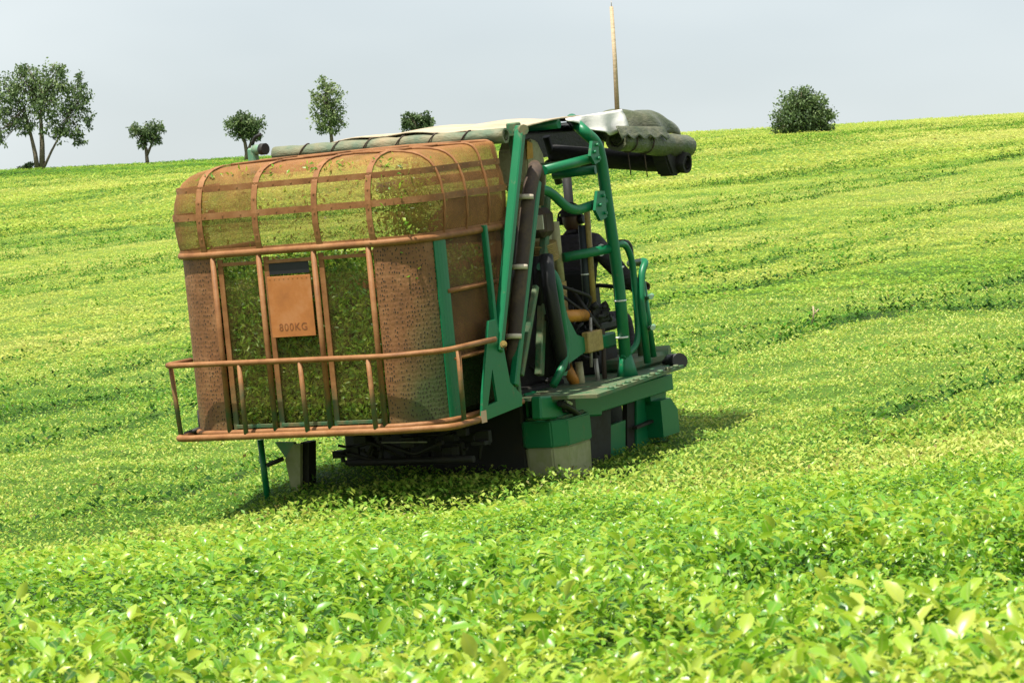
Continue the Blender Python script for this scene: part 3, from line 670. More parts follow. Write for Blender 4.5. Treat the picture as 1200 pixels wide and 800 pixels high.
# tea leaves in the bin
n = 15000
X_ = rng.uniform(-1.20, 1.0, n); Z_ = .60 + 1.42 * rng.random(n); Y_ = .05 + .05 * rng.random(n)
topz = 1.72 + .25 * (vnoise(X_ * 3 + 40, X_ * 0) - .4) * 2
keep = (Z_ < topz) | (rng.random(n) < .22 * np.exp(-(Z_ - topz) * 2)); X_, Y_, Z_ = X_[keep], Y_[keep], Z_[keep]
corn = (X_ > .68) | (X_ < -.9); Y_ = Y_ + np.where(corn, .25, 0)
hx = rng.uniform(-1.15, 1.0, 5000); hy = rng.uniform(.1, 1.4, 5000); hz = 1.80 + .30 * (fbm(hx * 2, hy * 2) - .3) + rng.uniform(-.05, .05, 5000)
cl = rng.normal(size=(1500, 3)) * np.array([.13, .14, .17]) + np.array([.84, .34, 2.35])
cl2 = np.stack([rng.uniform(-1.0, .9, 260), rng.uniform(.05, .4, 260), rng.uniform(2.70, 2.76, 260)], 1)
cl3 = np.stack([rng.uniform(-1.0, .75, 160), -.005 + .02 * rng.random(160), rng.uniform(2.12, 2.6, 160)], 1)
cl4 = np.stack([rng.uniform(-1.32, -1.0, 500), .12 + .2 * rng.random(500), rng.uniform(2.1, 2.6, 500)], 1)
cl4[:, 1] = np.clip(.45 - (cl4[:, 0] + 1.3) * 1.1 - .02, .1, .5)
cl5 = np.stack([.9 + .14 * rng.random(500), rng.uniform(.45, 1.4, 500), 1.66 + .10 * rng.random(500) ** 2], 1)
cl[:, 0] = np.minimum(cl[:, 0], 1.02 - .06 * rng.random(1500)); cl[:, 2] = np.minimum(cl[:, 2], 2.70)
P = np.concatenate([np.stack([X_, Y_, Z_], 1), np.stack([hx, hy, hz], 1), cl, cl2, cl3, cl4, cl5]); k = len(P)
Tn = np.clip(rng.normal(.60, .2, k), .05, 1); Tn[:len(X_)] += .22 * (1.15 - Z_) + .05
A = rng.normal(size=(k, 3)); A[:len(X_), 1] *= .35; Nn = rng.normal(size=(k, 3)); Nn[:len(X_), 1] -= 1.2
me = leaves('leaf_load', P, A, Nn, .055 * (.6 + .7 * rng.random(k)), .024 * (.6 + .7 * rng.random(k)), Tn, T_MID)
load = link('leaf_load', me, 'tea'); load.matrix_world = MW
tag(load, 'freshly cut tea leaves heaped inside the rusty mesh bin', 'tea leaves', kind='stuff')
b = B(); box(b, (-1.16, .13, .57), (.98, 1.40, 1.62), .05); o = done(b, 'leaf_mass', 'field', None); o.matrix_world = MW
tag(o, 'packed mass of cut tea leaves filling the lower bin', 'tea leaves', kind='stuff')

# ------------------------------------------------------------------ lifting frame on the right side
def twobar(name, a, b_, wx, wy, m, up=(0, 1, 0), parent=root):
    bm = B(); bar(bm, a, b_, wx, wy, up); return done(bm, name, m, parent)
twobar('lift_arm', (1.2, 1.766, 2.901), (1.2, 0.982, 1.047), .085, .075, 'green'); twobar('lift_arm', (1.2, 1.968, 2.418), (1.2, 1.207, 0.73), .07, .07, 'green')
twobar('lift_arm', (1, 1.948, 2.879), (1, 2.01, 2.482), .06, .05, 'green_dusty')
twobar('support_strut', (1.14, 1.062, 2.109), (1.18, 1.012, 1.24), .05, .04, 'green')
b = B()
o0, o1, o2, o3 = (1.22, 0.849, 1.32), (1.22, 0.969, 1.322), (1.22, 1.059, 1.088), (1.22, 1.117, 0.77)
o4, o5, o6, o7 = (1.22, 1.305, 0.637), (1.22, 1.288, 0.551), (1.22, 0.57, 0.51), (1.22, 0.629, 0.731)
h0, h1, h2 = (1.22, 0.83, 0.921), (1.22, 0.864, 0.643), (1.22, 0.697, 0.629)
for poly in ((o0, o1, o2, h0, o7), (o2, o3, h1, h0), (o3, o4, o5, h1), (o5, o6, h2, h1), (o6, o7, h0, h2)): plate(b, list(poly), (-.022, 0, 0))
pl = done(b, 'pivot_plate', 'green')
b = B(); box(b, Vector((1.225, 0.598, 0.549)) - Vector((.0, .045, .05)), Vector((1.225, 0.598, 0.549)) + Vector((.004, .045, .05)), .001); done(b, 'sticker', 'pinkish', pl)
b = B(); tube(b, [(1.2, 1.098, 1.099), (1.28, 0.953, 1.112)], .03, 12); tube(b, [(1.28, 0.953, 1.112), (1.3, 0.916, 1.115)], .016, 6); done(b, 'pivot_bolt', 'gold', pl)
ram = T('hose_bundle', [(1.16, 2.052, 2.534), (1.2, 1.813, 2.355), (1.2, 1.577, 1.801), (1.18, 1.377, 1.237), (1.14, 1.304, 0.808)], .062, 'hose', bend=.2)
T('hose_bundle', [(1.14, 2.061, 2.55), (1.1, 2.215, 2.461), (1.05, 2.225, 2.203)], .055, 'hose', bend=.1)
for q in ((1.2, 1.738, 2.294), (1.2, 1.512, 1.712), (1.19, 1.308, 1.141)):
    q = Vector(q); T('hose_tie', [q + Vector((0, .003, .02)), q - Vector((0, .003, .02))], .068, 'tie', ram, seg=14)
twobar('lift_arm', (0.95, 2.59, 2.258), (0.95, 2.147, 0.713), .07, .07, 'green_dusty')
b = B(); bar(b, (1.1, 1.959, 1.513), (1.1, 1.528, 0.782), .05, .05, (0, 1, 0)); done(b, 'inner_strut', 'green_dusty')
T('big_hose', [(1.05, 2.295, 1.747), (1.1, 2.203, 1.527), (1.1, 2.264, 1.107), (1.05, 2.417, 0.736)], .062, 'black', bend=.2)
T('big_hose', [(0.95, 2.356, 1.747), (0.95, 2.328, 1.448), (0.9, 2.463, 0.676)], .07, 'black', bend=.2)
# ------------------------------------------------------------------ cab frame
T('front_post', [(0.85, 3.417, 2.907), (1.15, 3.013, 2.811), (1.2, 3.192, 2.675), (1.2, 3.243, 2.503), (1.2, 3.283, 2.115), (1.2, 3.364, 1.41), (1.2, 3.358, 0.538)], .054, 'green', bend=.15, seg=14)
b = B(); tube(b, [(1.2, 3.367, 0.748), (1.2, 3.369, 0.505)], .054, 14, 0, .11); done(b, 'post_foot', 'green')
T('cross_tube', [(1.15, 2.207, 2.496), (1.2, 3.15, 2.555)], .043, 'green', seg=12); T('cross_tube', [(0.7, 3.236, 2.424), (1.1, 3.308, 2.437)], .042, 'green', seg=12)
T('cross_tube', [(1.05, 2.094, 2.346), (1.1, 2.365, 2.324), (1.15, 2.649, 2.096), (1.2, 3.221, 2.15)], .043, 'green', bend=.18, seg=12)
T('cross_tube', [(0.9, 2.901, 1.687), (1.18, 3.311, 1.719)], .043, 'green', seg=12)
T('roof_tube', [(1.02, 2.829, 2.884), (-1.05, 2.85, 2.83)], .042, 'green', seg=12)
T('cross_tube', [(-.95, 2.9, 2.45), (1.15, 2.9, 2.52)], .04, 'green_dusty', seg=10)
for c_, p in (((1.27, 3.004, 2.604), .10), ((1.27, 3.025, 2.129), .13)):
    c_ = Vector(c_); b = B(); plate(b, [c_ + Vector((0, -p, -p * .3)), c_ + Vector((0, -p * .3, -p * 1.1)), c_ + Vector((0, p * .7, -p * .9)), c_ + Vector((0, p * .7, p * .9)), c_ + Vector((0, -p * .4, p))], (-.03, 0, 0))
    for dy, dz in ((.3, .6), (.35, -.6), (-.3, .0)): tube(b, [c_ + Vector((-.01, dy * p, dz * p)), c_ + Vector((.025, dy * p, dz * p))], .016, 6)
    done(b, 'bracket', 'green')
T('cab_post', [(-0.9, 6.594, 2.498), (-0.9, 6.593, 1.926), (-0.9, 6.444, 0.439)], .05, 'dark', seg=8)
T('cab_post', [(-0.3, 5.08, 2.753), (-0.3, 5.257, 2.282)], .04, 'dark', seg=8); T('cab_brace', [(-0.3, 5.045, 2.488), (-0.3, 5.561, 2.6)], .03, 'dark', seg=8)
# handrail and ladder
T('handrail', [(1.2, 3.31, 1.741), (1.2, 3.574, 1.742), (1.2, 3.682, 1.576), (1.2, 3.681, 1.144), (1.2, 3.666, 0.815), (1.2, 3.307, 0.716)], .030, 'green', bend=.25)
T('handrail', [(0.8, 4.275, 1.716), (0.8, 4.472, 1.699), (0.8, 4.47, 1.424)], .028, 'black', bend=.2)
T('handrail', [(0.9, 4.229, 1.513), (1.25, 3.861, 1.549), (1.25, 3.753, 1.464), (1.25, 3.683, 1.22), (1.25, 3.703, 0.627)], .034, 'green', bend=.12)
T('ladder_rail', [(1, 4.145, 1.307), (1, 4.095, 0.632)], .035, 'green_dusty'); T('ladder_rail', [(1.2, 3.853, 1.363), (1.2, 3.941, 0.657)], .03, 'green')
for u_, v_ in ((757, 349), (758, 384)):
    pass
T('ladder_rung', [(1.15, 3.901, 1.187), (1.35, 3.715, 1.243), (1.45, 3.489, 1.244)], .022, 'green_pale', bend=.03); T('ladder_rung', [(1.15, 3.896, 0.902), (1.35, 3.692, 0.962), (1.45, 3.466, 0.966)], .022, 'green_pale', bend=.03)
T('lamp', [(0.95, 4.201, 1.344), (0.95, 4.22, 1.262)], .06, 'black', seg=12)
# ------------------------------------------------------------------ platform and lower body
pf = B(); plate(pf, [(1.012, 1.926, 0.52), (1.614, 1.923, 0.52), (1.595, 2.16, 0.52), (1.405, 4.145, 0.52), (1.045, 4.61, 0.52), (.45, 4.6, .52), (.45, 1.5, .52)], (0, 0, .03))
platf = done(pf, 'platform', 'green_dusty')
b = B()
b.free()
for k in range(9):
    p = Vector((1.534, 2.355, 0.55)).lerp(Vector((1.407, 3.962, 0.55)), k / 8); T('tread_stud', [p, p + Vector((0, 0, .022))], .035, 'green_dusty', platf, seg=8, r1=.022)
b = B(); bar(b, (1.12, 1.712, 0.477), (1.12, 2.873, 0.354), .10, .20, (0, 0, 1)); bar(b, (1.14, 2.784, 0.365), (1.14, 4.378, 0.374), .05, .15, (0, 0, 1)); done(b, 'platform_beam', 'green', platf)
b = B(); tube(b, [(.55, 4.35, .62), (1.1, 4.5, .62)], .09, 10); box(b, (.5, 3.7, .55), (1.1, 4.55, .66), .03); done(b, 'front_cover', 'green_dusty')
T('roller', [(1.15, 4.268, 0.572), (1.25, 4.189, 0.577)], .03, 'dark'); T('roller', [(1.2, 4.292, 0.567), (1.38, 4.12, 0.588)], .075, 'black', seg=14)
# tank with green lid band: octagonal plan
def octo(cx, cy, sx, sy, c): return [(cx - sx + c, cy - sy), (cx + sx - c, cy - sy), (cx + sx, cy - sy + c), (cx + sx, cy + sy - c), (cx + sx - c, cy + sy), (cx - sx + c, cy + sy), (cx - sx, cy + sy - c), (cx - sx, cy - sy + c)]
TC = (1.00, 2.25, .235, .32, .11)
def prism(name, pl, z0, z1, m, parent=root, taper=0, bev=.012):
    b = B(); cx = sum(p[0] for p in pl) / len(pl); cy = sum(p[1] for p in pl) / len(pl)
    lo = [b.verts.new((cx + (p[0] - cx) * (1 - taper), cy + (p[1] - cy) * (1 - taper), z0)) for p in pl]; hi = [b.verts.new((p[0], p[1], z1)) for p in pl]
    b.faces.new(lo[::-1]); b.faces.new(hi)
    for k in range(len(pl)): b.faces.new((lo[k], lo[(k + 1) % len(pl)], hi[(k + 1) % len(pl)], hi[k]))
    bmesh.ops.bevel(b, geom=b.edges[:], offset=bev, segments=2, affect='EDGES'); return done(b, name, m, parent)
tk = prism('tank', octo(*TC), -.30, .10, 'tank', root, .05)
prism('tank_band', octo(TC[0], TC[1], TC[2] + .012, TC[3] + .012, .112), 0.102, .335, 'green', tk)
prism('tank_lid', octo(TC[0], TC[1], TC[2] - .02, TC[3] - .02, .10), .337, .36, 'green_dusty', tk)
ml = BX('marker_lamp', Vector((0.88, 2.161, 0.366)) - Vector((.05, .03, .045)), Vector((0.88, 2.161, 0.366)) + Vector((.06, .05, .055)), 'dark'); c_ = Vector((0.88, 2.239, 0.348))
BX('lamp_lens', Vector((.84, c_.y - .085, c_.z - .045)), Vector((.96, c_.y - .055, c_.z + .045)), 'glass', ml)
BX('valve_block', Vector((1.15, 2.196, 0.442)) - Vector((.08, .1, .06)), Vector((1.15, 2.196, 0.442)) + Vector((.06, .1, .05)), 'black')
T('valve_pipe', [(1.22, 1.971, 0.484), (1.22, 2.152, 0.415), (1.2, 2.368, 0.311)], .03, 'black', bend=.05); T('valve_fitting', [(1.22, 2.085, 0.484), (1.22, 2.176, 0.45)], .018, 'white')
BX('upright_plate', Vector((0.85, 2.119, 0.433)) - Vector((.015, .09, .22)), Vector((0.85, 2.119, 0.433)) + Vector((.015, .11, .14)), 'green')
BX('label_plate', Vector((0.83, 2.075, 0.508)) - Vector((.003, .015, .06)), Vector((0.83, 2.075, 0.508)) + Vector((.01, .02, .06)), 'white')
# legs, dividers and second tank under the platform
for nm, mm, pts in (('leg', 'dark', ((1.04, 2.793, 0.352), (1.04, 3.302, 0.317), (1.04, 3.187, -0.239), (1.04, 2.704, -0.244))), ('divider_plate', 'green', ((1.03, 3.281, 0.116), (1.03, 3.583, 0.122), (1.03, 3.509, -0.231), (1.03, 3.205, -0.249))),
                    ('leg', 'dark', ((1.02, 3.679, 0.316), (1.02, 3.879, 0.322), (1.02, 3.761, -0.244), (1.02, 3.561, -0.254))), ('divider', 'green', ((1.04, 3.839, 0.326), (1.04, 4.437, 0.363), (1.04, 4.38, -0.173), (1.04, 3.721, -0.239)))):
    b = B(); plate(b, list(pts), (-.05, 0, 0)); done(b, nm, mm)
T('leg_rod', [(1.1, 2.689, 0.18), (1.1, 2.637, -0.158)], .014, 'steel')
b = B(); plate(b, [(1.06, 3.649, 0.049), (1.06, 4.222, 0.075), (1.06, 4.179, 0.048), (1.06, 3.645, 0.026)], (.05, 0, 0)); done(b, 'deflector_lip', 'dark')
b = B(); tube(b, [(1.04, 3.549, 0.316), (1.07, 3.705, 0.326), (1.08, 3.803, 0.377)], .025, 8, .1); done(b, 'curved_pipe', 'green')
b = B(); plate(b, [(1.20, 4.00, -.1), (1.20, 4.35, -.1), (1.20, 4.35, .12), (1.20, 4.22, .24), (1.20, 4.00, .24)], (-.4, 0, 0)); done(b, 'end_box', 'green')
b = B(); plate(b, [(1.10, 4.0, .2), (1.10, 4.32, .2), (1.10, 4.38, .5), (1.10, 4.0, .5)], (-.2, 0, 0)); done(b, 'end_bracket', 'green')
BX('leg', (.45, 2.7, -.3), (.65, 4.3, .45), 'dark')
# cutter under the bin, plus an added dark block standing in for shade
b = B(); box(b, (-1.0, 1.95, -.35), (.85, 2.2, .50), .02); box(b, (-.70, 1.15, .40), (.75, 1.5, .5), .02)
for k in range(46):
    p = Vector((random.uniform(-.68, .8), random.uniform(1.2, 1.5), random.uniform(.10, .45))); q = Vector((random.uniform(.02, .14), random.uniform(.02, .1), random.uniform(.02, .12))); box(b, p - q / 2, p + q / 2, .004)
for k in range(12):
    p = Vector((random.uniform(-.66, .6), random.uniform(1.15, 1.4), random.uniform(.2, .45))); tube(b, [p, p + Vector((random.uniform(.1, .4), random.uniform(-.05, .1), random.uniform(-.12, .1))), p + Vector((random.uniform(.2, .6), 0, random.uniform(-.2, .05)))], random.uniform(.01, .02), 6, .05)
cut = done(b, 'cutter_and_shade_block', 'dark')
T('cutter_shaft', [(-.1, 1.12, .30), (.35, 1.12, .29)], .007, 'steel', cut); T('cutter_bar', [(-.5, 1.2, .12), (.75, 1.2, .12)], .03, 'dark', cut)
b = B(); plate(b, [(-0.854, 1, 0.342), (-0.766, 1, 0.34), (-0.831, 1, -0.216), (-0.928, 1, -0.214)], (0, .12, 0)); done(b, 'leg', 'dark')
b = B(); plate(b, [(-1.086, 0.95, 0.357), (-0.892, 0.95, 0.351), (-0.85, 0.95, 0.259), (-0.98, 0.95, 0.203)], (0, .04, 0)); done(b, 'side_plate', 'green_pale')
b = B(); plate(b, [(-0.881, 0.93, 0.338), (-0.811, 0.93, 0.336), (-0.873, 0.93, -0.189), (-0.934, 0.93, -0.187), (-0.985, 0.93, 0.206)], (0, .04, 0)); done(b, 'side_plate', 'tank')
T('feeler_rod', [(-1.135, 0.8, 0.402), (-1.121, 0.8, -0.147)], .028, 'green'); T('feeler_link', [(-1.091, 0.8, 0.175), (-0.95, 0.85, 0.224)], .02, 'dark')
b = B(); box(b, (-1.0, 2.9, -.15), (-.55, 4.4, .5), .03); done(b, 'track_guard', 'dark')
b = B(); box(b, (-.95, 1.6, .45), (.75, 3.0, .60), .02); done(b, 'chassis', 'dark')
# ------------------------------------------------------------------ engine bay and seat surroundings
eng = BX('engine', (-.95, 1.75, .60), (.35, 2.85, 1.55), 'dark', bev=.04)
b = B()
for k in range(10): box(b, (.36, 1.8 + .1 * k, .7), (.38, 1.85 + .1 * k, 1.45), .004)
done(b, 'engine_grille', 'black', eng)
b = B(); plate(b, [(0.75, 2.78, 2.779), (0.75, 2.906, 2.749), (0.75, 2.997, 2.629), (0.75, 3.024, 2.434), (0.75, 2.993, 2.282), (0.75, 3.054, 1.426), (0.75, 2.89, 1.442), (0.75, 2.846, 2.292), (0.75, 2.635, 2.383), (0.75, 2.696, 2.684)], (-.30, 0, 0))
bmesh.ops.bevel(b, geom=b.edges[:], offset=.015, segments=2, affect='EDGES'); cw = done(b, 'air_duct', 'cream')
b = B(); plate(b, [(0.76, 2.692, 2.76), (0.76, 2.785, 2.732), (0.76, 2.775, 2.603), (0.76, 2.659, 2.594)], (-.005, 0, 0)); done(b, 'warning_plate', 'yellow', cw)
b = B(); c_ = Vector((0.95, 2.448, 2.042)); box(b, c_ - Vector((.10, .10, .14)), c_ + Vector((.08, .14, .12)), .06); wl = done(b, 'work_lamp', 'hose')
BX('lamp_lens', c_ + Vector((-.03, -.115, -.065)), c_ + Vector((.08, -.10, .065)), 'glass', wl, .01)
b = B()
for k in range(9): tube(b, [Vector((0.9, 2.537, 1.848)).lerp(Vector((0.9, 2.571, 1.693)), (k + a) / 9) for a in (0, .45, .9)], .12, 12)
for k in range(9): tube(b, [Vector((0.9, 2.537, 1.848)).lerp(Vector((0.9, 2.571, 1.693)), (k + a) / 9) for a in (.3, .6)], .128, 12)
done(b, 'bellows', 'gold')
T('grab_tube', [(1, 2.244, 1.664), (1.05, 2.396, 1.602), (1.1, 2.387, 1.471), (1.1, 2.383, 1.207), (1.1, 2.427, 0.938), (1.1, 2.364, 0.793), (1.05, 2.195, 0.612)], .036, 'green', bend=.15)
b = B(); plate(b, [(1.08, 2.483, 1.35), (1.08, 2.547, 1.176), (1.08, 2.68, 1.009), (1.08, 2.839, 0.961), (1.08, 2.814, 0.841), (1.08, 2.499, 0.778), (1.08, 2.412, 0.675), (1.08, 2.348, 0.683), (1.08, 2.465, 0.934)], (-.05, 0, 0)); done(b, 'gusset_plate', 'green')
b = B(); box(b, Vector((1.03, 2.923, 0.892)) - Vector((.05, .08, .075)), Vector((1.03, 3.443, 0.895)) + Vector((.05, .02, .06)), .02); done(b, 'gear_arm', 'green')
BX('gear_block', Vector((1.09, 2.879, 0.925)) - Vector((.04, .06, .10)), Vector((1.09, 3.05, 0.921)) + Vector((.03, .06, .09)), 'gold')
T('cylinder', [(1, 2.572, 1.185), (1, 3.052, 1.15)], .055, 'orange', seg=14); T('cylinder_rod', [(1, 2.281, 1.208), (1, 2.604, 1.182)], .03, 'dark')
for (a, c_, r_, mm) in (((0.95, 2.914, 0.742), (0.95, 2.938, 0.445), .035, 'cream'), ((0.9, 2.77, 0.715), (0.9, 2.988, 0.456), .05, 'orange'), ((1.08, 2.976, 1.13), (1.08, 2.902, 0.692), .014, 'steel'), ((1.05, 3.06, 0.751), (1.05, 3.072, 0.478), .020, 'steel'), ((1.05, 3.25, 1.002), (1.05, 3.191, 0.463), .022, 'hose'), ((0.85, 2.897, 2.013), (0.85, 2.904, 1.474), .04, 'cream'), ((0.8, 2.917, 1.475), (0.8, 2.879, 0.629), .09, 'gold')):
    T('rod', [a, c_], r_, mm)
b = B(); c_ = Vector((1, 3.276, 1.149)); box(b, c_ - Vector((.05, .14, .10)), c_ + Vector((.05, .16, .07)), .02)
for k in range(26):
    p = c_ + Vector((random.uniform(-.08, .08), random.uniform(-.15, .17), random.uniform(-.12, .09))); q = p + Vector((random.uniform(-.06, .06), random.uniform(-.08, .08), random.uniform(-.07, .07))); tube(b, [p, q], random.uniform(.012, .035), 7)
done(b, 'valve_gear', 'dark')
b = B()
for k in range(12):
    p = Vector((.75 + random.uniform(-.1, .2), 2.5 + random.uniform(-.2, 1.0), .62 + random.uniform(0, .5))); tube(b, [p, p + Vector((random.uniform(-.2, .2), random.uniform(-.4, .4), random.uniform(-.1, .35))), p + Vector((0, random.uniform(-.5, .5), random.uniform(.2, .5)))], random.uniform(.012, .022), 7, .1)
done(b, 'hydraulic_lines', 'dark')
b = B(); plate(b, [(-.95, 2.9, .5), (.62, 2.9, .5), (.62, 2.9, 1.45), (.5, 2.9, 1.95), (.30, 2.9, 2.3), (-.2, 2.9, 2.3), (-.95, 2.9, 1.7)], (0, -.03, 0)); done(b, 'bulkhead', 'dark')
b = B(); plate(b, [(.60, 2.2, .55), (.60, 2.9, .55), (.60, 2.9, 1.5), (.60, 2.5, 2.2), (.60, 2.2, 2.2)], (.02, 0, 0)); done(b, 'engine_cover', 'dark')
T('control_lever', [(1, 3.257, 2.146), (1, 3.211, 1.086)], .028, 'gold'); T('sleeve_post', [(0.95, 3.23, 1.95), (0.95, 3.182, 1.131)], .036, 'navy', seg=14)
for q in ((0.95, 3.206, 1.501),): T('cable_tie', [Vector(q), Vector(q) + Vector((0, 0, .012))], .04, 'white', seg=14)
for q in ((1.2, 3.372, 1.534), (1.2, 3.362, 1.231), (1.2, 3.328, 0.9)): T('cable_tie', [Vector(q), Vector(q) + Vector((0, 0, .014))], .058, 'white', seg=14)
T('cable_tie', [(1.03, 3.4, 1.705), (1.04, 3.398, 1.704)], .056, 'white', seg=14)
b = B(); box(b, (.30, 3.56, 1.02), (.80, 3.66, 1.52), .04); box(b, (.30, 3.56, .92), (.80, 4.10, 1.04), .04); st = done(b, 'seat', 'black')
BX('seat_box', (.32, 3.6, .55), (.78, 4.05, .90), 'dark', st)
BX('control_console', (.0, 4.45, .56), (.30, 4.75, 1.3), 'dark')
BX('cab_floor', (-.9, 2.9, .46), (.5, 4.6, .515), 'dark')
# ------------------------------------------------------------------ canopy
def sheet(name, f, nu, nv, m, th=.012, parent=root):
    b = B(); g = [[b.verts.new(f(i / nu, j / nv)) for j in range(nv + 1)] for i in range(nu + 1)]
    for i in range(nu):
        for j in range(nv):
            q = b.faces.new((g[i][j], g[i + 1][j], g[i + 1][j + 1], g[i][j + 1])); q.smooth = True
    o = done(b, name, m, parent); md = o.modifiers.new('thick', 'SOLIDIFY'); md.thickness = th; md.offset = -1; return o
def can(u, v):
    X = -1.22 + 2.26 * u; Y = 1.70 + 2.5 * v
    z = 2.875 + .06 * math.sin(math.pi * min(max(u, 0), 1)) * (1 - .3 * v) + .055 * math.sin(math.pi * v) * u + .010 * math.sin(u * 23 + v * 7)
    return (X, Y, z)
cn = sheet('canopy', can, 26, 20, 'beige_sheet')
def flap(u, v):
    Y = 2.92 + 1.15 * u; drop = .03 + .20 * math.sin(math.pi * min(u * .62, 1)) ** 2 if u < .8 else .03 + .20 * math.sin(math.pi * .62 * .8) ** 2 * (1 - (u - .8) * 2.2)
    z = 2.925 + .03 * u - v * drop - .02 * math.sin(v * 6 + u * 8) * v; return (1.045 + .045 * v + .035 * math.sin(u * 14) * v, Y - .05 * v, z)
sheet('canopy_flap', flap, 18, 8, 'white_sheet', .008, cn)
sheet('canopy_lining', lambda u, v: (-1.15 + 2.1 * u, 1.8 + 3.3 * v, 2.83 + .08 * math.sin(math.pi * u) - .05 * v), 10, 10, 'dark_tarp', .01, cn)
def roll(name, a, b_, r, m, parent, seed, lump=.12, seg=18, n=26, ties=()):
    a = Vector(a); b_ = Vector(b_); d = (b_ - a).normalized(); x = d.cross(Vector((0, 0, 1))).normalized(); y = x.cross(d); bm = B(); rg = random.Random(seed); rings = []
    ph = [rg.random() * 6 for _ in range(6)]
    for i in range(n + 1):
        t = i / n; p = a.lerp(b_, t); sq = 1
        for tt in ties: sq -= .18 * math.exp(-((t - tt) / .025) ** 2)
        ring = []
        for k in range(seg):
            th = 6.2832 * k / seg; rr = r * sq * (1 + lump * (.5 * math.sin(3 * th + ph[0] + 5 * t) + .35 * math.sin(5 * th + ph[1] - 9 * t) + .3 * math.sin(17 * t + ph[2] + th)))
            ring.append(bm.verts.new(p + x * math.cos(th) * rr + y * math.sin(th) * rr))
        rings.append(ring)
    for A_, B_ in zip(rings, rings[1:]):
        for k in range(seg):
            f = bm.faces.new((A_[k], A_[(k + 1) % seg], B_[(k + 1) % seg], B_[k])); f.smooth = True
    for ring, sg in ((rings[0], -1), (rings[-1], 1)):
        prev = ring
        for q in (.72, .68, .45, .41, .2):
            cc = sum((v.co for v in ring), Vector()) / seg
            inn = [bm.verts.new(cc + (v.co - cc) * q - d * sg * (.0 if q in (.72, .45) else .05)) for v in ring]
            for k in range(seg): bm.faces.new((prev[k], prev[(k + 1) % seg], inn[(k + 1) % seg], inn[k]))
            prev = inn
        bm.faces.new(prev)
    return done(bm, name, m, parent)
rr = roll('rear_curtain_roll', (-1.20, 1.60, 2.855), (1.14, 1.60, 2.835), .066, 'roll', root, 3, .06, ties=(.13, .27, .41, .55, .69, .83))
for t in (.13, .27, .41, .55, .69, .83):
    X0 = -1.2 + 2.34 * t; T('roll_tie', [Vector((X0 + .06 * math.cos(a) * 0 + .05 * math.sin(a), 1.60 + math.cos(a) * .067, 2.856 - .02 * t + math.sin(a) * .067)) for a in np.linspace(0, 6.283, 15)], .006, 'hose', rr, seg=6)
sr = roll('side_curtain_roll', (1.02, 3.941, 2.687), (1.02, 5.438, 2.531), .112, 'green_tarp', root, 9, .07, ties=(.14, .36, .72))
a_ = Vector((1.02, 3.941, 2.687)); b2_ = Vector((1.02, 5.515, 2.526))
for t in (.14, .36):
    c_ = a_.lerp(b2_, t); b = B(); tube(b, [c_ + Vector((math.cos(q) * .113, 0, math.sin(q) * .113)) for q in np.linspace(0, 6.283, 15)], .007, 6)
    tube(b, [c_ + Vector((.0, 0, -.12)), c_ + Vector((.01, .0, -.33))], .006, 6); done(b, 'roll_tie', 'hose', sr)
fr = roll('front_curtain_roll', (-0.307, 5.2, 2.563), (1.134, 5.2, 2.38), .10, 'dark_tarp', root, 5, .08)  # roll's shade under the canopy is put into its near-black cloth
b = B(); plate(b, [(-1.1, 5.812, 2.862), (-1.1, 7.609, 2.851), (-1.1, 7.914, 2.754), (-1.1, 7.841, 2.402), (-1.1, 6.564, 2.524), (-1.1, 5.776, 2.502)], (.02, 0, 0)); done(b, 'left_curtain', 'dark_tarp', cn)
# bundled tarpaulin on the front of the canopy
def heap(u, v):
    a_ = Vector((0.95, 3.967, 2.817)); b_ = Vector((0.95, 5.545, 2.696)); p = a_.lerp(b_, u); w_ = .34 * math.sin(math.pi * min(max(u * .92 + .05, 0), 1)) ** .55 + .02
    th = math.pi * (v * 1.25 - .05); hgt = (.19 * math.sin(math.pi * min(1, u * .8 + .12)) ** .7 + .02) * (1 + .10 * math.sin(u * 19 + v * 5) + .07 * math.sin(u * 7 - v * 9))
    return p + Vector((.02 + math.cos(th) * w_ * .6 - .14 + .03 * math.sin(u * 15 + v * 4), 0, math.sin(th) * hgt - .03 + .012 * math.sin(u * 26 + 3 * v)))
hp = sheet('folded_tarpaulin', heap, 30, 16, 'green_tarp', .015)
def skirt(u, v):
    a_ = Vector((1.06, 3.773, 2.779)); b_ = Vector((1.06, 4.78, 2.719)); p = a_.lerp(b_, u); zig = .05 * abs(((u * 4.2) % 1) - .5) * 2
    return p + Vector((.06 + .05 * v, 0, .03 - v * (.08 + zig)))
sheet('tarpaulin_hem', skirt, 34, 5, 'green_tarp', .01, hp)
b = B(); c_ = Vector((1.05, 5.043, 2.428)); bm_ = [c_ + Vector((0, dy, dz)) for dy, dz in ((-.16, .12), (.20, .12), (.22, -.06), (.14, -.16), (-.02, -.15), (-.10, -.02))]; plate(b, bm_, (-.16, 0, 0))
bmesh.ops.bevel(b, geom=b.edges[:], offset=.02, segments=2, affect='EDGES'); done(b, 'side_mirror', 'dark')
T('mast', [(0.85, 4.358, 2.909), (0.85, 4.41, 3.419), (0.85, 4.44, 3.913)], .024, 'bamboo', seg=8, r1=.018)
b = B(); tube(b, [(0.85, 4.44, 3.913), (0.85, 4.446, 3.969)], .004, 5); done(b, 'mast_wire', 'steel')
b = B(); box(b, Vector((1.1, 1.824, 2.877)) - Vector((.05, .05, .06)), Vector((1.1, 1.824, 2.877)) + Vector((.05, .05, .06)), .01); tube(b, [(1.05, 1.881, 2.856), (1.25, 1.729, 2.87)], .045, 10); done(b, 'arm_hinge', 'green_dusty')
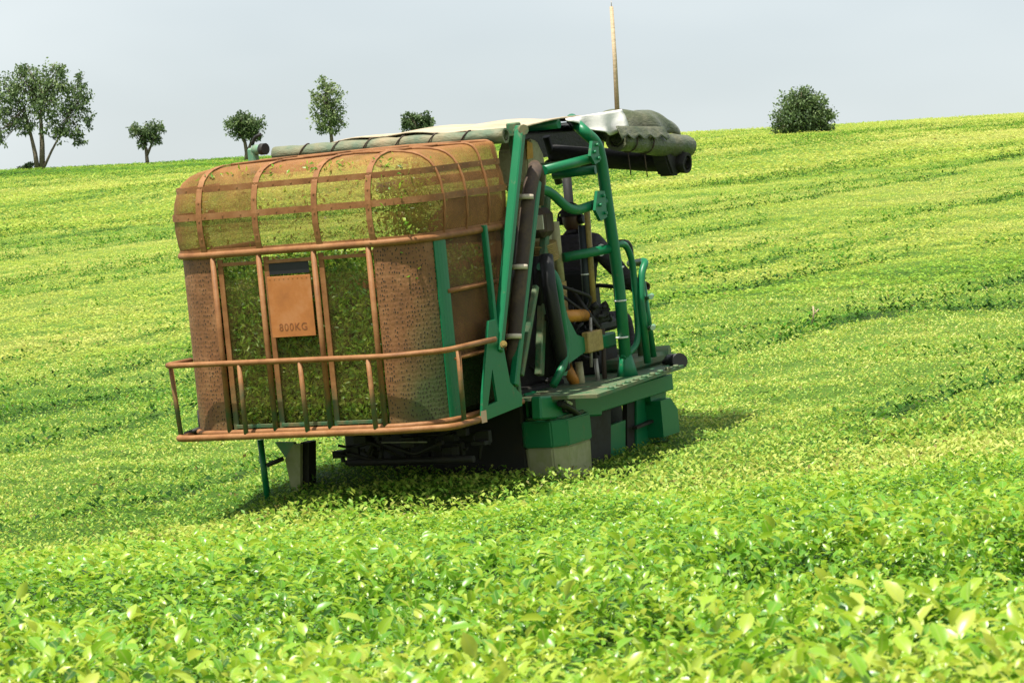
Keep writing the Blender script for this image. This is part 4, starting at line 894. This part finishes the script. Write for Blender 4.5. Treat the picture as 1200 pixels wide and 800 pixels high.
# elevator motor at the far left of the bin front
b = B(); c_ = Vector((-1.15, 1.166, 2.851)); box(b, c_ - Vector((.04, .04, .16)), c_ + Vector((.04, .04, .08)), .015); tube(b, [c_ + Vector((.02, .0, .06)), c_ + Vector((.12, -.02, .06))], .045, 12); mo = done(b, 'hydraulic_motor', 'green_pale')
T('motor_cap', [c_ + Vector((.11, -.03, .06)), c_ + Vector((.16, -.04, .06))], .052, 'dark', mo, seg=12); T('motor_pipe', [c_ + Vector((.0, 0, .1)), c_ + Vector((.03, .0, .17)), c_ + Vector((.10, 0, .19))], .015, 'dark', mo, bend=.03)
BX('motor_bracket', c_ + Vector((.1, -.06, -.16)), c_ + Vector((.62, .0, -.06)), 'rust', mo)

# ------------------------------------------------------------------ driver
def skin_body(name, verts, edges, m, parent, sub=2, rootv=0):
    me = bpy.data.meshes.new(name); me.from_pydata([v[0] for v in verts], edges, []); o = link(name, me, m, parent)
    sk = o.modifiers.new('skin', 'SKIN'); sk.use_smooth_shade = True
    for i, v in enumerate(verts):
        r = v[1]; me.skin_vertices[0].data[i].radius = r if isinstance(r, tuple) else (r, r); me.skin_vertices[0].data[i].use_root = (i == rootv)
    md = o.modifiers.new('sub', 'SUBSURF'); md.levels = md.render_levels = sub
    dg = bpy.context.evaluated_depsgraph_get(); me2 = bpy.data.meshes.new_from_object(o.evaluated_get(dg))
    o.modifiers.clear(); o.data = me2; me2.materials.clear(); me2.materials.append(M[m])
    for p in me2.polygons: p.use_smooth = True
    return o
man = bpy.data.objects.new('person', None); S.collection.objects.link(man); man.matrix_world = MW @ Matrix.Translation((.50, 3.84, .90)) @ Matrix.Diagonal((1.17, 1.1, 1.14, 1))
tag(man, 'driver in dark overalls and cap with ear defenders, seen from behind at the controls', 'person')
V_ = [((0, 0, .12), (.17, .13)), ((0, -.01, .30), (.16, .115)), ((0, 0, .48), (.225, .14)), ((.0, .02, .72), (.21, .13)), ((0, .03, .81), (.075, .075)), ((0, .05, .86), (.06, .062)),
      ((.20, .03, .74), .10), ((.37, .16, .45), .072), ((.40, .33, .36), .055), ((.36, .46, .36), .042),
      ((-.20, .03, .74), .10), ((-.29, .08, .46), .07), ((-.22, .30, .40), .052), ((-.16, .42, .42), .04),
      ((.13, .12, .08), .095), ((.17, .52, .09), .072), ((.18, .58, -.28), .052), ((.18, .62, -.36), .05),
      ((-.12, .12, .08), .095), ((-.15, .52, .09), .072), ((-.15, .58, -.28), .052), ((-.15, .62, -.36), .05)]
E_ = [(0, 1), (1, 2), (2, 3), (3, 4), (4, 5), (3, 6), (6, 7), (7, 8), (8, 9), (3, 10), (10, 11), (11, 12), (12, 13), (0, 14), (14, 15), (15, 16), (16, 17), (0, 18), (18, 19), (19, 20), (20, 21)]
body = skin_body('body', V_, E_, 'shirt', man)
# head: shaped ellipsoid with brow, nose, chin and ears
b = B(); bmesh.ops.create_icosphere(b, subdivisions=4, radius=1)
for v in b.verts:
    p = v.co; f = max(p.y, 0)
    s = Vector((.078, .098, .118)); q = Vector((p.x * s.x, p.y * s.y, p.z * s.z))
    if p.z < 0: q.x *= 1 - .28 * (-p.z) * f; q.y += .018 * (-p.z) * f
    q.y += .026 * math.exp(-((p.x / .16) ** 2 + ((p.z + .12) / .22) ** 2)) * (p.y > 0)
    q.y -= .010 * math.exp(-(((abs(p.x) - .36) / .16) ** 2 + ((p.z - .10) / .12) ** 2)) * (p.y > 0)
    q.y += .006 * math.exp(-((p.x / .3) ** 2 + ((p.z + .5) / .1) ** 2)) * (p.y > 0)
    v.co = q + Vector((.0, .07, .955))
for f in b.faces: f.smooth = True
for sx in (-1, 1):
    r = bmesh.ops.create_icosphere(b, subdivisions=2, radius=1, matrix=Matrix.Translation((sx * .082, .06, .945)) @ Matrix.Diagonal((.014, .026, .036, 1)))
head = done(b, 'head', 'skin', man)
b = B(); bmesh.ops.create_uvsphere(b, u_segments=24, v_segments=14, radius=1)
bmesh.ops.delete(b, geom=[v for v in b.verts if v.co.z < -.18], context='VERTS')
for v in b.verts: v.co = Vector((v.co.x * .088, v.co.y * .108, v.co.z * .112)) + Vector((0, .065, .975))
for f in b.faces: f.smooth = True
vs = []
for t in np.linspace(.35, math.pi - .35, 12):
    vs.append((b.verts.new((math.cos(t) * .085, .065 + math.sin(t) * .105, .985)), b.verts.new((math.cos(t) * .078, .065 + math.sin(t) * .105 + .07 * math.sin(t), .965))))
for A_, B_ in zip(vs, vs[1:]): b.faces.new((A_[0], B_[0], B_[1], A_[1]))
o = done(b, 'cap', 'hair', man); md = o.modifiers.new('thick', 'SOLIDIFY'); md.thickness = .006
b = B()
for sx in (-1, 1): tube(b, [(sx * .078, .055, .945), (sx * .098, .055, .945), (sx * .115, .055, .945)], .042, 14, 0, .034)
tube(b, [Vector((math.cos(t) * .108, .05 - .06 * math.sin(t), .95 + math.sin(t) * .085)) for t in np.linspace(0, math.pi, 15)], .008, 8)
done(b, 'ear_defenders', 'black', man)
for sx, wx in ((1, (.36, .46, .36)), (-1, (-.16, .42, .42))):
    wv = Vector(wx); T('cuff', [wv + Vector((0, -.09, .0)), wv + Vector((0, .01, 0))], .046, 'cuff', man, seg=14)
    hv = [((wv.x, wv.y, wv.z), (.030, .022)), ((wv.x, wv.y + .055, wv.z + .004), (.036, .017)), ((wv.x, wv.y + .085, wv.z), (.034, .015))]; he = [(0, 1), (1, 2)]
    for k in range(4):
        off = (k - 1.5) * .019; i0 = len(hv); l = (.8, 1, .95, .72)[k]
        hv += [((wv.x + off, wv.y + .10, wv.z - .004), .0095), ((wv.x + off, wv.y + .10 + .035 * l, wv.z - .018), .009), ((wv.x + off, wv.y + .105 + .035 * l, wv.z - .045), .0085), ((wv.x + off, wv.y + .09 + .02 * l, wv.z - .062), .0075)]
        he += [(2, i0), (i0, i0 + 1), (i0 + 1, i0 + 2), (i0 + 2, i0 + 3)]
    i0 = len(hv); hv += [((wv.x - sx * .040, wv.y + .045, wv.z - .012), .011), ((wv.x - sx * .048, wv.y + .080, wv.z - .032), .010), ((wv.x - sx * .038, wv.y + .105, wv.z - .050), .0085)]; he += [(1, i0), (i0, i0 + 1), (i0 + 1, i0 + 2)]
    skin_body('hand', hv, he, 'skin', man, 1)
for sx in (.18, -.15):
    b = B(); box(b, (sx - .05, .54, -.42), (sx + .05, .84, -.33), .035); done(b, 'boot', 'black', man, 1)
T('steering_tiller', [(.30, 4.45, .55), (.42, 4.36, 1.33), (.92, 4.36, 1.26)], .02, 'dark', root, bend=.08)
# a small dry stalk caught in the tea on the right
xs, ys_ = 3.93, 40.3; zz = float(ground(xs, ys_))
b = B(); tube(b, [(xs, ys_, zz), (xs + .03, ys_, zz + .14), (xs + .02, ys_, zz + .24)], .012, 6); tube(b, [(xs + .03, ys_, zz + .13), (xs + .09, ys_ - .02, zz + .20)], .009, 6)
o = done(b, 'dry_stalk', 'bamboo', None); tag(o, 'short pale dry stalk sticking up from the tea right of the harvester', 'stalk')
